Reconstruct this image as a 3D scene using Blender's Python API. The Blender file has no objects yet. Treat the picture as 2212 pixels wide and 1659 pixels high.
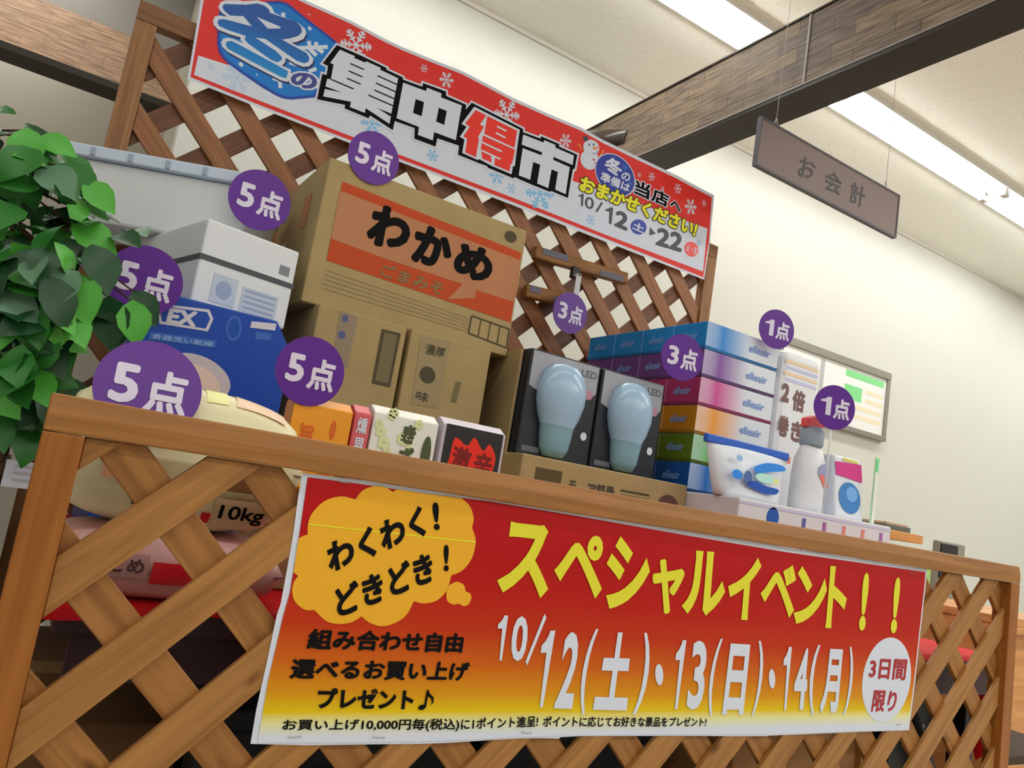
import bpy, bmesh, math, random
from mathutils import Vector, Matrix
from mathutils.geometry import tessellate_polygon

SC = bpy.context.scene
COL = SC.collection
R = math.radians

# ------------------------------------------------------------------ camera
YAW, PITCH, ROLL, FPX = 0.53678756, 0.14354238, 0.16152120, 1671.09
EYE = Vector((0.0, 0.0, 0.87))
fwd = Vector((math.sin(YAW) * math.cos(PITCH), math.cos(YAW) * math.cos(PITCH), math.sin(PITCH)))
r0 = Vector((math.cos(YAW), -math.sin(YAW), 0))
u0 = r0.cross(fwd)
rgt = r0 * math.cos(ROLL) + u0 * math.sin(ROLL)
up = -r0 * math.sin(ROLL) + u0 * math.cos(ROLL)
cam = bpy.data.cameras.new('camera')
cam.sensor_fit = 'HORIZONTAL'
cam.sensor_width = 36
cam.lens = FPX / 2212 * 36
cam.clip_start = 0.05
cam_o = bpy.data.objects.new('camera', cam)
COL.objects.link(cam_o)
M = Matrix((rgt, up, -fwd)).transposed().to_4x4()
M.translation = EYE
cam_o.matrix_world = M
SC.camera = cam_o

# ------------------------------------------------------------------ world, exposure, big lights
w = bpy.data.worlds.new('world')
SC.world = w
w.use_nodes = True
w.node_tree.nodes['Background'].inputs[0].default_value = (1, 1, 0.97, 1)
w.node_tree.nodes['Background'].inputs[1].default_value = 0.05
vs = SC.view_settings
vs.view_transform = 'Standard'
vs.look = 'None'
vs.gamma = 1.0
vs.exposure = 0.0
vs.use_curve_mapping = False


def area(name, loc, sx, sy, e, col=(1, 1, 0.965)):
    l = bpy.data.lights.new(name, 'AREA')
    l.shape = 'RECTANGLE'
    l.size = sx
    l.size_y = sy
    l.energy = e
    l.color = col
    o = bpy.data.objects.new(name, l)
    COL.objects.link(o)
    o.location = loc
    return o


CEIL = 3.07
TUBE_E = 29.0
# the other fluorescent rows of the shop, over and behind the camera
for yy, e in ((0.15, 14.5), (-2.0, 20.5), (-4.0, 20.5)):
    for xx, k in ((-2.2, 0.8), (0.4, 0.8), (3.0, 1.3), (5.6, 2.2)):
        area('row_and_fill_light', (xx, yy, CEIL - 0.06), 2.4, 0.22, e * k)
for xx in (6.75, 8.2):  # unseen end of the tube row, added as fill for the right-hand wall
    area('row_and_fill_light', (xx, 2.32, CEIL - 0.06), 1.4, 0.22, 15)
area('row_and_fill_light', (-1.2, 3.6, CEIL - 0.06), 2.0, 0.22, 14)
area('row_and_fill_light', (-1.2, 4.25, CEIL - 0.06), 2.0, 0.22, 14)  # lamp added behind the wall beam to brighten the far tan wall


# ------------------------------------------------------------------ helpers
def ray(px, py):
    return rgt * ((px - 1106) / FPX) - up * ((py - 829.5) / FPX) + fwd


def P(px, py, Y):
    d = ray(px, py)
    return EYE + d * (Y / d.y)


def lin(c):
    c = c / 255.0
    return c / 12.92 if c <= 0.04045 else ((c + 0.055) / 1.055) ** 2.4


def C(r, g, b, k=1.0):
    """albedo that reads as this sRGB colour where white paper reads about 212"""
    s = 0.82 / lin(212) * k
    return tuple(min(0.9, lin(v) * s) for v in (r, g, b))


MATS = {}


def mat(name, col, rough=0.6, spec=0.3, metal=0.0, var=0.0, scale=20.0, bump=0.0, trans=0.0, alpha=1.0):
    if name in MATS:
        return MATS[name]
    m = bpy.data.materials.new(name)
    m.use_nodes = True
    nt = m.node_tree
    b = nt.nodes['Principled BSDF']
    b.inputs['Base Color'].default_value = (*col, 1)
    b.inputs['Roughness'].default_value = rough
    b.inputs['Specular IOR Level'].default_value = spec
    b.inputs['Metallic'].default_value = metal
    b.inputs['Transmission Weight'].default_value = trans
    b.inputs['Alpha'].default_value = alpha
    if var > 0 or bump > 0:
        tc = nt.nodes.new('ShaderNodeTexCoord')
        nz = nt.nodes.new('ShaderNodeTexNoise')
        nz.inputs['Scale'].default_value = scale
        nz.inputs['Detail'].default_value = 4
        nt.links.new(tc.outputs['Object'], nz.inputs['Vector'])
        if var > 0:
            rp = nt.nodes.new('ShaderNodeValToRGB')
            rp.color_ramp.elements[0].position = 0.3
            rp.color_ramp.elements[1].position = 0.7
            rp.color_ramp.elements[0].color = (*[v * (1 - var) for v in col], 1)
            rp.color_ramp.elements[1].color = (*[min(1, v * (1 + var)) for v in col], 1)
            nt.links.new(nz.outputs['Fac'], rp.inputs['Fac'])
            nt.links.new(rp.outputs['Color'], b.inputs['Base Color'])
        if bump > 0:
            bp = nt.nodes.new('ShaderNodeBump')
            bp.inputs['Strength'].default_value = bump
            bp.inputs['Distance'].default_value = 0.002
            nt.links.new(nz.outputs['Fac'], bp.inputs['Height'])
            nt.links.new(bp.outputs['Normal'], b.inputs['Normal'])
    MATS[name] = m
    return m


def gradient_mat(name, axis, lo, hi, stops, rough=0.5, spec=0.3):
    """printed colour gradient along one object axis"""
    m = bpy.data.materials.new(name)
    m.use_nodes = True
    nt = m.node_tree
    b = nt.nodes['Principled BSDF']
    b.inputs['Roughness'].default_value = rough
    b.inputs['Specular IOR Level'].default_value = spec
    tc = nt.nodes.new('ShaderNodeTexCoord')
    sp = nt.nodes.new('ShaderNodeSeparateXYZ')
    mr = nt.nodes.new('ShaderNodeMapRange')
    mr.inputs['From Min'].default_value = lo
    mr.inputs['From Max'].default_value = hi
    rp = nt.nodes.new('ShaderNodeValToRGB')
    nt.links.new(tc.outputs['Object'], sp.inputs[0])
    nt.links.new(sp.outputs[axis], mr.inputs['Value'])
    nt.links.new(mr.outputs['Result'], rp.inputs['Fac'])
    nt.links.new(rp.outputs['Color'], b.inputs['Base Color'])
    els = rp.color_ramp.elements
    els[0].position = stops[0][0]
    els[0].color = (*stops[0][1], 1)
    els[1].position = stops[-1][0]
    els[1].color = (*stops[-1][1], 1)
    for p, c in stops[1:-1]:
        e = els.new(p)
        e.color = (*c, 1)
    MATS[name] = m
    return m


def wood_mat(name, c1, c2, rot=(0, 0, 0), stretch=(1.5, 30, 30), rough=0.45, spec=0.35, knots=True):
    m = bpy.data.materials.new(name)
    m.use_nodes = True
    nt = m.node_tree
    b = nt.nodes['Principled BSDF']
    b.inputs['Roughness'].default_value = rough
    b.inputs['Specular IOR Level'].default_value = spec
    tc = nt.nodes.new('ShaderNodeTexCoord')
    m0 = nt.nodes.new('ShaderNodeMapping')
    m0.inputs['Rotation'].default_value = rot
    mp = nt.nodes.new('ShaderNodeMapping')
    mp.inputs['Scale'].default_value = stretch
    nz = nt.nodes.new('ShaderNodeTexNoise')
    nz.inputs['Scale'].default_value = 3.0
    nz.inputs['Detail'].default_value = 7
    nz.inputs['Distortion'].default_value = 0.6
    rp = nt.nodes.new('ShaderNodeValToRGB')
    rp.color_ramp.elements[0].position = 0.32
    rp.color_ramp.elements[1].position = 0.68
    rp.color_ramp.elements[0].color = (*c1, 1)
    rp.color_ramp.elements[1].color = (*c2, 1)
    L = nt.links.new
    L(tc.outputs['Object'], m0.inputs[0])
    L(m0.outputs[0], mp.inputs[0])
    L(mp.outputs[0], nz.inputs['Vector'])
    L(nz.outputs['Fac'], rp.inputs['Fac'])
    out = rp.outputs['Color']
    if knots:
        m2 = nt.nodes.new('ShaderNodeMapping')
        m2.inputs['Scale'].default_value = (6, 14, 14)
        vo = nt.nodes.new('ShaderNodeTexVoronoi')
        vo.inputs['Scale'].default_value = 1.3
        vo.inputs['Randomness'].default_value = 1.0
        kr = nt.nodes.new('ShaderNodeValToRGB')
        kr.color_ramp.elements[0].position = 0.05
        kr.color_ramp.elements[1].position = 0.13
        kr.color_ramp.elements[0].color = (0.45, 0.36, 0.3, 1)
        kr.color_ramp.elements[1].color = (1, 1, 1, 1)
        mx = nt.nodes.new('ShaderNodeMix')
        mx.data_type = 'RGBA'
        mx.blend_type = 'MULTIPLY'
        mx.inputs['Factor'].default_value = 1.0
        L(m0.outputs[0], m2.inputs[0])
        L(m2.outputs[0], vo.inputs['Vector'])
        L(vo.outputs['Distance'], kr.inputs['Fac'])
        L(out, mx.inputs['A'])
        L(kr.outputs['Color'], mx.inputs['B'])
        out = mx.outputs['Result']
    L(out, b.inputs['Base Color'])
    bp = nt.nodes.new('ShaderNodeBump')
    bp.inputs['Strength'].default_value = 0.12
    bp.inputs['Distance'].default_value = 0.001
    L(nz.outputs['Fac'], bp.inputs['Height'])
    L(bp.outputs['Normal'], b.inputs['Normal'])
    MATS[name] = m
    return m


ORG = {}


def tag(o, label=None, cat=None, group=None, kind=None):
    if label:
        o['label'] = label
    if cat:
        o['category'] = cat
    if group:
        o['group'] = group
    if kind:
        o['kind'] = kind
    return o


def thing(name, label, cat, loc, group=None):
    o = bpy.data.objects.new(name, None)
    o.empty_display_size = 0.05
    COL.objects.link(o)
    o.location = loc
    ORG[o] = Vector(loc)
    return tag(o, label, cat, group)


def copy_tree(o, parent=None, loc=None, label=None):
    c = o.copy()
    COL.objects.link(c)
    if parent:
        c.parent = parent
    if loc is not None:
        c.location = loc
        ORG[c] = Vector(loc)
    if label:
        c['label'] = label
    for ch in list(o.children):
        copy_tree(ch, c)
    return c


class MB:
    """collects shapes and links them as ONE mesh object"""

    def __init__(self):
        self.v, self.f, self.m, self.s = [], [], [], []

    def add(self, vs, fs, mi=0, smooth=False):
        b = len(self.v)
        self.v += [Vector(p) for p in vs]
        for f in fs:
            self.f.append([b + i for i in f])
            self.m.append(mi)
            self.s.append(smooth)
        return self

    def box(self, x0, x1, y0, y1, z0, z1, mi=0, fm=None):
        vs = [(x, y, z) for x in (x0, x1) for y in (y0, y1) for z in (z0, z1)]
        fs = [(0, 1, 3, 2), (4, 6, 7, 5), (0, 4, 5, 1), (2, 3, 7, 6), (0, 2, 6, 4), (1, 5, 7, 3)]
        if fm:
            for f, k in zip(fs, fm):
                self.add(vs, [f], k)
        else:
            self.add(vs, fs, mi)
        return self

    def obox(self, c, ex, ey, ez, mi=0):
        c, ex, ey, ez = Vector(c), Vector(ex), Vector(ey), Vector(ez)
        vs = [c + ex * a + ey * b + ez * d for a in (-1, 1) for b in (-1, 1) for d in (-1, 1)]
        fs = [(0, 1, 3, 2), (4, 6, 7, 5), (0, 4, 5, 1), (2, 3, 7, 6), (0, 2, 6, 4), (1, 5, 7, 3)]
        return self.add(vs, fs, mi)

    def prism(self, pts, off, mi=0, smooth=False):
        """closed 3-D outline pts extruded by vector off"""
        n = len(pts)
        pts = [Vector(p) for p in pts]
        off = Vector(off)
        tri = tessellate_polygon([pts])
        b = [p + off for p in pts]
        self.add(pts, [tuple(t) for t in tri], mi)
        self.add(b, [tuple(reversed(t)) for t in tri], mi)
        self.add(pts + b, [(i, (i + 1) % n, n + (i + 1) % n, n + i) for i in range(n)], mi, smooth)
        return self

    def tube(self, pts, r, n=10, mi=0, cap=True, smooth=True):
        pts = [Vector(p) for p in pts]
        k = len(pts)
        rs = r if isinstance(r, (list, tuple)) else [r] * k
        vs = []
        for i, p in enumerate(pts):
            d = (pts[min(i + 1, k - 1)] - pts[max(i - 1, 0)]).normalized()
            a = d.orthogonal().normalized() if abs(d.z) > 0.9 else d.cross(Vector((0, 0, 1))).normalized()
            c = d.cross(a)
            for j in range(n):
                t = 2 * math.pi * j / n
                vs.append(p + (a * math.cos(t) + c * math.sin(t)) * rs[i])
        fs = [(i * n + j, i * n + (j + 1) % n, (i + 1) * n + (j + 1) % n, (i + 1) * n + j)
              for i in range(k - 1) for j in range(n)]
        self.add(vs, fs, mi, smooth)
        if cap:
            self.add(vs[:n], [tuple(range(n))], mi)
            self.add(vs[-n:], [tuple(range(n))], mi)
        return self

    def lathe(self, c, prof, n=24, mi=0, sx=1.0, sy=1.0, mis=None):
        c = Vector(c)
        vs = [c + Vector((r * math.cos(2 * math.pi * j / n) * sx, r * math.sin(2 * math.pi * j / n) * sy, z))
              for r, z in prof for j in range(n)]
        for i in range(len(prof) - 1):
            fs = [(i * n + j, i * n + (j + 1) % n, (i + 1) * n + (j + 1) % n, (i + 1) * n + j) for j in range(n)]
            b = len(self.v)
            self.add([vs[q] for q in range(i * n, (i + 2) * n)],
                     [tuple(q - i * n for q in f) for f in fs], mis[i] if mis else mi, True)
        self.add(vs[:n], [tuple(range(n))], mis[0] if mis else mi)
        self.add(vs[-n:], [tuple(range(n))], mis[-1] if mis else mi)
        return self

    def build(self, name, mats, parent=None, loc=None, bevel=0.0, weld=True, seg=2):
        if not isinstance(mats, (list, tuple)):
            mats = [mats]
        if parent is not None:
            o0 = ORG[parent]
        elif loc is not None:
            o0 = Vector(loc)
        else:
            o0 = Vector((0, 0, 0))
        me = bpy.data.meshes.new(name)
        me.from_pydata([p - o0 for p in self.v], [], self.f)
        for m in mats:
            me.materials.append(m)
        me.polygons.foreach_set('material_index', self.m)
        me.polygons.foreach_set('use_smooth', self.s)
        if weld:
            bm = bmesh.new()
            bm.from_mesh(me)
            bmesh.ops.remove_doubles(bm, verts=bm.verts, dist=1e-6)
            bmesh.ops.recalc_face_normals(bm, faces=bm.faces)
            bm.to_mesh(me)
            bm.free()
        me.update()
        o = bpy.data.objects.new(name, me)
        COL.objects.link(o)
        ORG[o] = o0
        if parent is not None:
            o.parent = parent
        else:
            o.location = o0
        if bevel > 0:
            md = o.modifiers.new('bevel', 'BEVEL')
            md.width = bevel
            md.segments = seg
            md.limit_method = 'ANGLE'
            md.angle_limit = R(50)
        return o


# ------------------------------------------------------------------ lettering and print
GLY = {}


def glyph(body, bold):
    """flat triangles of a piece of writing in em units, thickened by bold"""
    key = (body, round(bold, 4))
    if key in GLY:
        return GLY[key]
    if body == '1':
        # upright figure one with a flag, as on the printed sheets
        o1 = [(0.62, 1), (1, 1), (1, 0), (0.52, 0), (0.52, 0.71), (0, 0.705), (0.03, 0.80), (0.36, 0.87), (0.54, 0.94)]
        tri = tessellate_polygon([[Vector((x, y, 0)) for x, y in o1]])
        GLY[key] = ([(x, y, 0) for x, y in o1], [tuple(t) for t in tri])
        return GLY[key]
    c = bpy.data.curves.new('lettering', 'FONT')
    c.body = body
    if bold < 0:
        c.offset = -bold
    c.resolution_u = 3
    o = bpy.data.objects.new('lettering', c)
    COL.objects.link(o)
    bpy.context.view_layer.update()
    dg = bpy.context.evaluated_depsgraph_get()
    me = bpy.data.meshes.new_from_object(o.evaluated_get(dg), depsgraph=dg)
    me.calc_loop_triangles()
    vs = [(v.co.x, v.co.y) for v in me.vertices]
    fs = [tuple(t.vertices) for t in me.loop_triangles]
    bpy.data.objects.remove(o)
    bpy.data.curves.remove(c)
    bpy.data.meshes.remove(me)
    V, F = [], []
    shifts = [(0, 0)]
    if bold > 0:
        k = 8 if bold < 0.06 else 16
        shifts += [(bold * math.cos(2 * math.pi * i / k), bold * math.sin(2 * math.pi * i / k)) for i in range(k)]
        if bold > 0.06:
            shifts += [(bold * .55 * math.cos(2 * math.pi * i / 8), bold * .55 * math.sin(2 * math.pi * i / 8)) for i in range(8)]
    for i, (dx, dy) in enumerate(shifts):
        b = len(V)
        V += [(x + dx, y + dy, i) for x, y in vs]
        F += [tuple(q + b for q in f) for f in fs]
    GLY[key] = (V, F)
    return GLY[key]


def bbox(V):
    xs = [p[0] for p in V]
    ys = [p[1] for p in V]
    return min(xs), max(xs), min(ys), max(ys)


class Face:
    """a sheet or the side of a box that carries print: u and v in metres along it, n out of it"""

    def __init__(self, O, U, V, N, bulge=None, cuts=None):
        self.O, self.U, self.V, self.N = Vector(O), Vector(U).normalized(), Vector(V).normalized(), Vector(N).normalized()
        self.bulge, self.cuts = bulge, cuts

    def at(self, u, v, h=0.0):
        if self.bulge:
            h = h + self.bulge(u, v)
        return self.O + self.U * u + self.V * v + self.N * h

    def px(self, x, y):
        d = ray(x, y)
        h = 0.0
        for _ in range(6 if self.bulge else 1):
            o = self.O + self.N * h
            t = (o - EYE).dot(self.N) / d.dot(self.N)
            q = EYE + d * t - o
            u, v = q.dot(self.U), q.dot(self.V)
            if self.bulge:
                h = self.bulge(u, v)
        return u, v


LAYER = 0.00035


class Print(MB):
    def __init__(self, face):
        super().__init__()
        self.face = face

    def flat(self, uvh, fs, mi):
        fc = self.face
        if fc.cuts:
            bm = bmesh.new()
            bv = [bm.verts.new(p) for p in uvh]
            for f in fs:
                try:
                    bm.faces.new([bv[i] for i in f])
                except ValueError:
                    pass
            for ax, vals in enumerate(fc.cuts):
                for c in vals:
                    lo = min(p[ax] for p in uvh)
                    hi = max(p[ax] for p in uvh)
                    if lo < c < hi:
                        no = Vector((1, 0, 0)) if ax == 0 else Vector((0, 1, 0))
                        bmesh.ops.bisect_plane(bm, geom=bm.verts[:] + bm.edges[:] + bm.faces[:], dist=1e-7,
                                               plane_co=no * c, plane_no=no)
            bm.verts.index_update()
            uvh = [tuple(v.co) for v in bm.verts]
            fs = [tuple(v.index for v in f.verts) for f in bm.faces]
            bm.free()
        self.add([fc.at(*p) for p in uvh], fs, mi)

    def uv_poly(self, pts, layer, mi=0):
        h = layer * LAYER
        tri = tessellate_polygon([[Vector((u, v, 0)) for u, v in pts]])
        self.flat([(u, v, h) for u, v in pts], [tuple(t) for t in tri], mi)
        return self

    def px_poly(self, pts, layer, mi=0):
        return self.uv_poly([self.face.px(*p) for p in pts], layer, mi)

    def px_line(self, a, b, wpx, layer, mi=0):
        dx, dy = b[0] - a[0], b[1] - a[1]
        l = math.hypot(dx, dy) or 1
        nx, ny = -dy / l * wpx, dx / l * wpx
        return self.px_poly([(a[0] + nx, a[1] + ny), (b[0] + nx, b[1] + ny), (b[0] - nx, b[1] - ny), (a[0] - nx, a[1] - ny)], layer, mi)

    def px_ellipse(self, c, ex, ey, layer, mi=0, n=40, k=1.0):
        return self.px_poly([(c[0] + (ex[0] * math.cos(t) + ey[0] * math.sin(t)) * k,
                              c[1] + (ex[1] * math.cos(t) + ey[1] * math.sin(t)) * k)
                             for t in [2 * math.pi * i / n for i in range(n)]], layer, mi)

    def uv_ellipse(self, c, ru, rv, layer, mi=0, n=40):
        return self.uv_poly([(c[0] + ru * math.cos(t), c[1] + rv * math.sin(t))
                             for t in [2 * math.pi * i / n for i in range(n)]], layer, mi)

    def uv_rect(self, u0, u1, v0, v1, layer, mi=0):
        return self.uv_poly([(u0, v0), (u1, v0), (u1, v1), (u0, v1)], layer, mi)

    def text_q(self, body, q, layer, mi=0, bold=0.02, stroke=0.0):
        """writing whose ink fills the uv quad q = TL, TR, BR, BL; stroke>0 gives its outline layer"""
        V0, _ = glyph(body, bold)
        x0, x1, y0, y1 = bbox(V0)
        V, F = glyph(body, bold + stroke)
        tl, tr, br, bl = [Vector(p) for p in q]
        out = []
        for x, y, i in V:
            s, t = (x - x0) / (x1 - x0), (y - y0) / (y1 - y0)
            p = (bl * (1 - s) + br * s) * (1 - t) + (tl * (1 - s) + tr * s) * t
            out.append((p.x, p.y, layer * LAYER + i * 0.000008))
        self.flat(out, F, mi)
        return self

    def text_px(self, body, q, layer, mi=0, bold=0.02, stroke=0.0):
        return self.text_q(body, [self.face.px(*p) for p in q], layer, mi, bold, stroke)

    def text_uv(self, body, u0, v0, u1, v1, layer, mi=0, bold=0.02, stroke=0.0):
        return self.text_q(body, [(u0, v1), (u1, v1), (u1, v0), (u0, v0)], layer, mi, bold, stroke)

    def flake(self, c, r, layer, mi=0, rot=15):
        """six-armed snowflake in image-plane size r, drawn on the sheet"""
        u, v = self.face.px(*c)
        u2, v2 = self.face.px(c[0], c[1] + r)
        rr = math.hypot(u2 - u, v2 - v)
        wd = rr * 0.055
        def ln(a, b, lay):
            dx, dy = b[0] - a[0], b[1] - a[1]
            l = math.hypot(dx, dy)
            nx, ny = -dy / l * wd, dx / l * wd
            self.uv_poly([(a[0] + nx, a[1] + ny), (b[0] + nx, b[1] + ny), (b[0] - nx, b[1] - ny), (a[0] - nx, a[1] - ny)], lay, mi)
        big = r > 13
        for k in range(6):
            t = R(rot + 60 * k)
            d = Vector((math.cos(t), math.sin(t)))
            ln((u, v), (u + d.x * rr, v + d.y * rr), layer + 0.03 * k)
            for fr, bl in (((0.35, .22), (0.58, .30), (0.8, .2)) if big else ((0.55, .32),)):
                for sg in (-1, 1):
                    e = Vector((math.cos(t + sg * R(55)), math.sin(t + sg * R(55)))) * rr * bl
                    a = (u + d.x * rr * fr, v + d.y * rr * fr)
                    ln(a, (a[0] + e.x, a[1] + e.y), layer + 0.03 * k + 0.2)
        return self


def zm(ox, oy, k):
    """points read off an enlarged crop, back to photograph pixels"""
    return lambda *pts: [(ox + x / k, oy + y / k) for x, y in pts]


def offset_poly(pts, d):
    n = len(pts)
    area2 = sum(pts[i][0] * pts[(i + 1) % n][1] - pts[(i + 1) % n][0] * pts[i][1] for i in range(n))
    sg = 1 if area2 > 0 else -1
    out = []
    for i in range(n):
        a, b, c = Vector(pts[i - 1]), Vector(pts[i]), Vector(pts[(i + 1) % n])
        e1, e2 = (b - a).normalized(), (c - b).normalized()
        n1 = Vector((e1.y, -e1.x)) * sg
        n2 = Vector((e2.y, -e2.x)) * sg
        m = n1 + n2
        l = max(m.length, 0.5)
        m = m.normalized() * min(2.0, 2.0 / l) * d
        out.append((b.x + m.x, b.y + m.y))
    return out


def catmull(pts, n=5, closed=False):
    pts = [Vector(p) for p in pts]
    k = len(pts)
    out = []
    for i in range(k if closed else k - 1):
        p1, p2 = pts[i], pts[(i + 1) % k]
        p0 = pts[i - 1] if (closed or i > 0) else p1
        p3 = pts[(i + 2) % k] if (closed or i + 2 < k) else p2
        for j in range(n):
            t = j / n
            q = 0.5 * ((2 * p1) + (p2 - p0) * t + (2 * p0 - 5 * p1 + 4 * p2 - p3) * t * t + (3 * p1 - p0 - 3 * p2 + p3) * t ** 3)
            out.append(tuple(q))
    if not closed:
        out.append(tuple(pts[-1]))
    return out


# ------------------------------------------------------------------ materials
wall_m = mat('painted_wallpaper', (0.665, 0.668, 0.615), 0.85, 0.15, bump=0.15, scale=180)
tan_m = mat('tan_wallpaper', (0.44, 0.41, 0.35), 0.85, 0.15)
paper_w = mat('white_paper', (0.715, 0.76, 0.90), 0.45, 0.3)
black_ink = mat('black_ink', (0.008, 0.0075, 0.008), 0.6, 0.06)
white_ink = mat('white_ink', (0.715, 0.76, 0.90), 0.45, 0.3)
kraft = mat('kraft_cardboard', C(158, 138, 98), 0.8, 0.15, var=0.06, scale=14)
kraft_d = mat('kraft_print', C(112, 102, 76), 0.8, 0.15)
kraft_dark = mat('dark_kraft_print', C(78, 72, 56), 0.8, 0.15)
steel = mat('staple_steel', (0.5, 0.5, 0.5), 0.35, 0.5, metal=1.0)

# ------------------------------------------------------------------ room shell
MB().box(-4, 9, -6, 6, -0.05, 0).build('floor', mat('floor_tile', (0.52, 0.48, 0.42), 0.4, 0.4, var=0.08, scale=3))['kind'] = 'structure'


def ceiling_mat():
    m = bpy.data.materials.new('acoustic_ceiling')
    m.use_nodes = True
    nt = m.node_tree
    b = nt.nodes['Principled BSDF']
    b.inputs['Roughness'].default_value = 0.9
    b.inputs['Specular IOR Level'].default_value = 0.1
    tc = nt.nodes.new('ShaderNodeTexCoord')
    mp = nt.nodes.new('ShaderNodeMapping')
    mp.inputs['Scale'].default_value = (1, 0.55, 1)
    vo = nt.nodes.new('ShaderNodeTexNoise')
    vo.inputs['Scale'].default_value = 120
    vo.inputs['Detail'].default_value = 3
    rp = nt.nodes.new('ShaderNodeValToRGB')
    rp.color_ramp.elements[0].position = 0.30
    rp.color_ramp.elements[1].position = 0.36
    rp.color_ramp.elements[0].color = (0.68, 0.65, 0.57, 1)
    rp.color_ramp.elements[1].color = (0.88, 0.86, 0.775, 1)
    nt.links.new(tc.outputs['Object'], mp.inputs[0])
    nt.links.new(mp.outputs[0], vo.inputs['Vector'])
    nt.links.new(vo.outputs['Fac'], rp.inputs['Fac'])
    nt.links.new(rp.outputs['Color'], b.inputs['Base Color'])
    return m


MB().box(-4, 9, -6, 6, CEIL, CEIL + 0.05).build('ceiling', ceiling_mat())['kind'] = 'structure'
YW = 3.07
MB().box(0.22, 9, YW, YW + 0.12, 0, CEIL).build('wall_back', wall_m)['kind'] = 'structure'
MB().box(0.22, 0.34, YW + 0.12, 4.6, 0, CEIL).build('wall_return', tan_m)['kind'] = 'structure'
MB().box(-4, 0.34, 4.6, 4.72, 0, CEIL).build('wall_far', tan_m)['kind'] = 'structure'
MB().box(-4.1, -4, -6, 6, 0, CEIL).build('wall_left', wall_m)['kind'] = 'structure'
MB().box(9, 9.1, -6, 6, 0, CEIL).build('wall_right', wall_m)['kind'] = 'structure'
MB().box(-4, 9, -6.1, -6, 0, CEIL).build('wall_front', wall_m)['kind'] = 'structure'
MB().box(0.34, 9, YW - 0.012, YW - 0.0005, CEIL - 0.022, CEIL - 0.0005).build('trim_1', mat('cornice', (0.62, 0.59, 0.52), 0.7))['kind'] = 'structure'


# stone-veneer beams
def veneer(name, ca, cb, cm, ax):
    m = bpy.data.materials.new(name)
    m.use_nodes = True
    nt = m.node_tree
    L = nt.links.new
    b = nt.nodes['Principled BSDF']
    b.inputs['Roughness'].default_value = 0.6
    b.inputs['Specular IOR Level'].default_value = 0.2
    tc = nt.nodes.new('ShaderNodeTexCoord')
    sp = nt.nodes.new('ShaderNodeSeparateXYZ')
    cx = nt.nodes.new('ShaderNodeCombineXYZ')
    L(tc.outputs['Object'], sp.inputs[0])
    L(sp.outputs[ax], cx.inputs['X'])
    L(sp.outputs['Z'], cx.inputs['Y'])
    br = nt.nodes.new('ShaderNodeTexBrick')
    br.inputs['Scale'].default_value = 1.0
    br.inputs['Brick Width'].default_value = 0.23
    br.inputs['Row Height'].default_value = 0.0545
    br.inputs['Mortar Size'].default_value = 0.0011
    br.inputs['Mortar Smooth'].default_value = 0.3
    br.inputs['Color1'].default_value = (*ca, 1)
    br.inputs['Color2'].default_value = (*cb, 1)
    br.inputs['Mortar'].default_value = (*cm, 1)
    br.offset_frequency = 2
    br.offset = 0.37
    L(cx.outputs[0], br.inputs['Vector'])
    mp = nt.nodes.new('ShaderNodeMapping')
    mp.inputs['Scale'].default_value = (5, 60, 1)
    mp.inputs['Rotation'].default_value = (0, 0, R(6))
    nz = nt.nodes.new('ShaderNodeTexNoise')
    nz.inputs['Scale'].default_value = 2.0
    nz.inputs['Detail'].default_value = 6
    rp = nt.nodes.new('ShaderNodeValToRGB')
    rp.color_ramp.elements[0].position = 0.33
    rp.color_ramp.elements[1].position = 0.62
    rp.color_ramp.elements[0].color = (0.55, 0.53, 0.53, 1)
    rp.color_ramp.elements[1].color = (1.12, 1.1, 1.08, 1)
    mx = nt.nodes.new('ShaderNodeMix')
    mx.data_type = 'RGBA'
    mx.blend_type = 'MULTIPLY'
    mx.inputs['Factor'].default_value = 1.0
    L(cx.outputs[0], mp.inputs[0])
    L(mp.outputs[0], nz.inputs['Vector'])
    L(nz.outputs['Fac'], rp.inputs['Fac'])
    L(br.outputs['Color'], mx.inputs['A'])
    L(rp.outputs['Color'], mx.inputs['B'])
    L(mx.outputs['Result'], b.inputs['Base Color'])
    bp = nt.nodes.new('ShaderNodeBump')
    bp.inputs['Strength'].default_value = 0.4
    bp.inputs['Distance'].default_value = 0.002
    L(nz.outputs['Fac'], bp.inputs['Height'])
    L(bp.outputs['Normal'], b.inputs['Normal'])
    return m


dark_trim = mat('dark_brown_trim', (0.026, 0.018, 0.012), 0.5, 0.3)
XB = 1.985
ZB0, ZB1 = 0.87 + 0.783 * XB, 0.87 + 0.921 * XB
ven_y = veneer('ledger_stone_veneer', (0.30, 0.225, 0.155), (0.19, 0.15, 0.125), (0.06, 0.045, 0.035), 'Y')
bm_r = thing('ceiling_beam', 'brown ledger-stone clad hanging beam with dark underside, crossing over the hanging mauve sign', 'beam', (XB, 0, ZB0))
MB().box(XB, XB + 0.143, -1.2, YW - 0.001, ZB0 + 0.004, ZB1).build('stone_cladding', ven_y, bm_r)
MB().box(XB - 0.002, XB + 0.145, -1.2, YW - 0.001, ZB0 - 0.012, ZB0 + 0.004).build('underside_board', dark_trim, bm_r)
MB().box(XB - 0.0045, XB + 0.001, -1.2, YW - 0.001, ZB0 + 0.003, ZB0 + 0.009).build('edge_trim', mat('grey_trim', (0.32, 0.29, 0.26), 0.5), bm_r)
MB().box(XB - 0.006, XB + 0.001, -1.2, YW - 0.001, ZB1 - 0.001, ZB1 + 0.006).build('top_trim', dark_trim, bm_r)
yj = XB * 0.862
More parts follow.
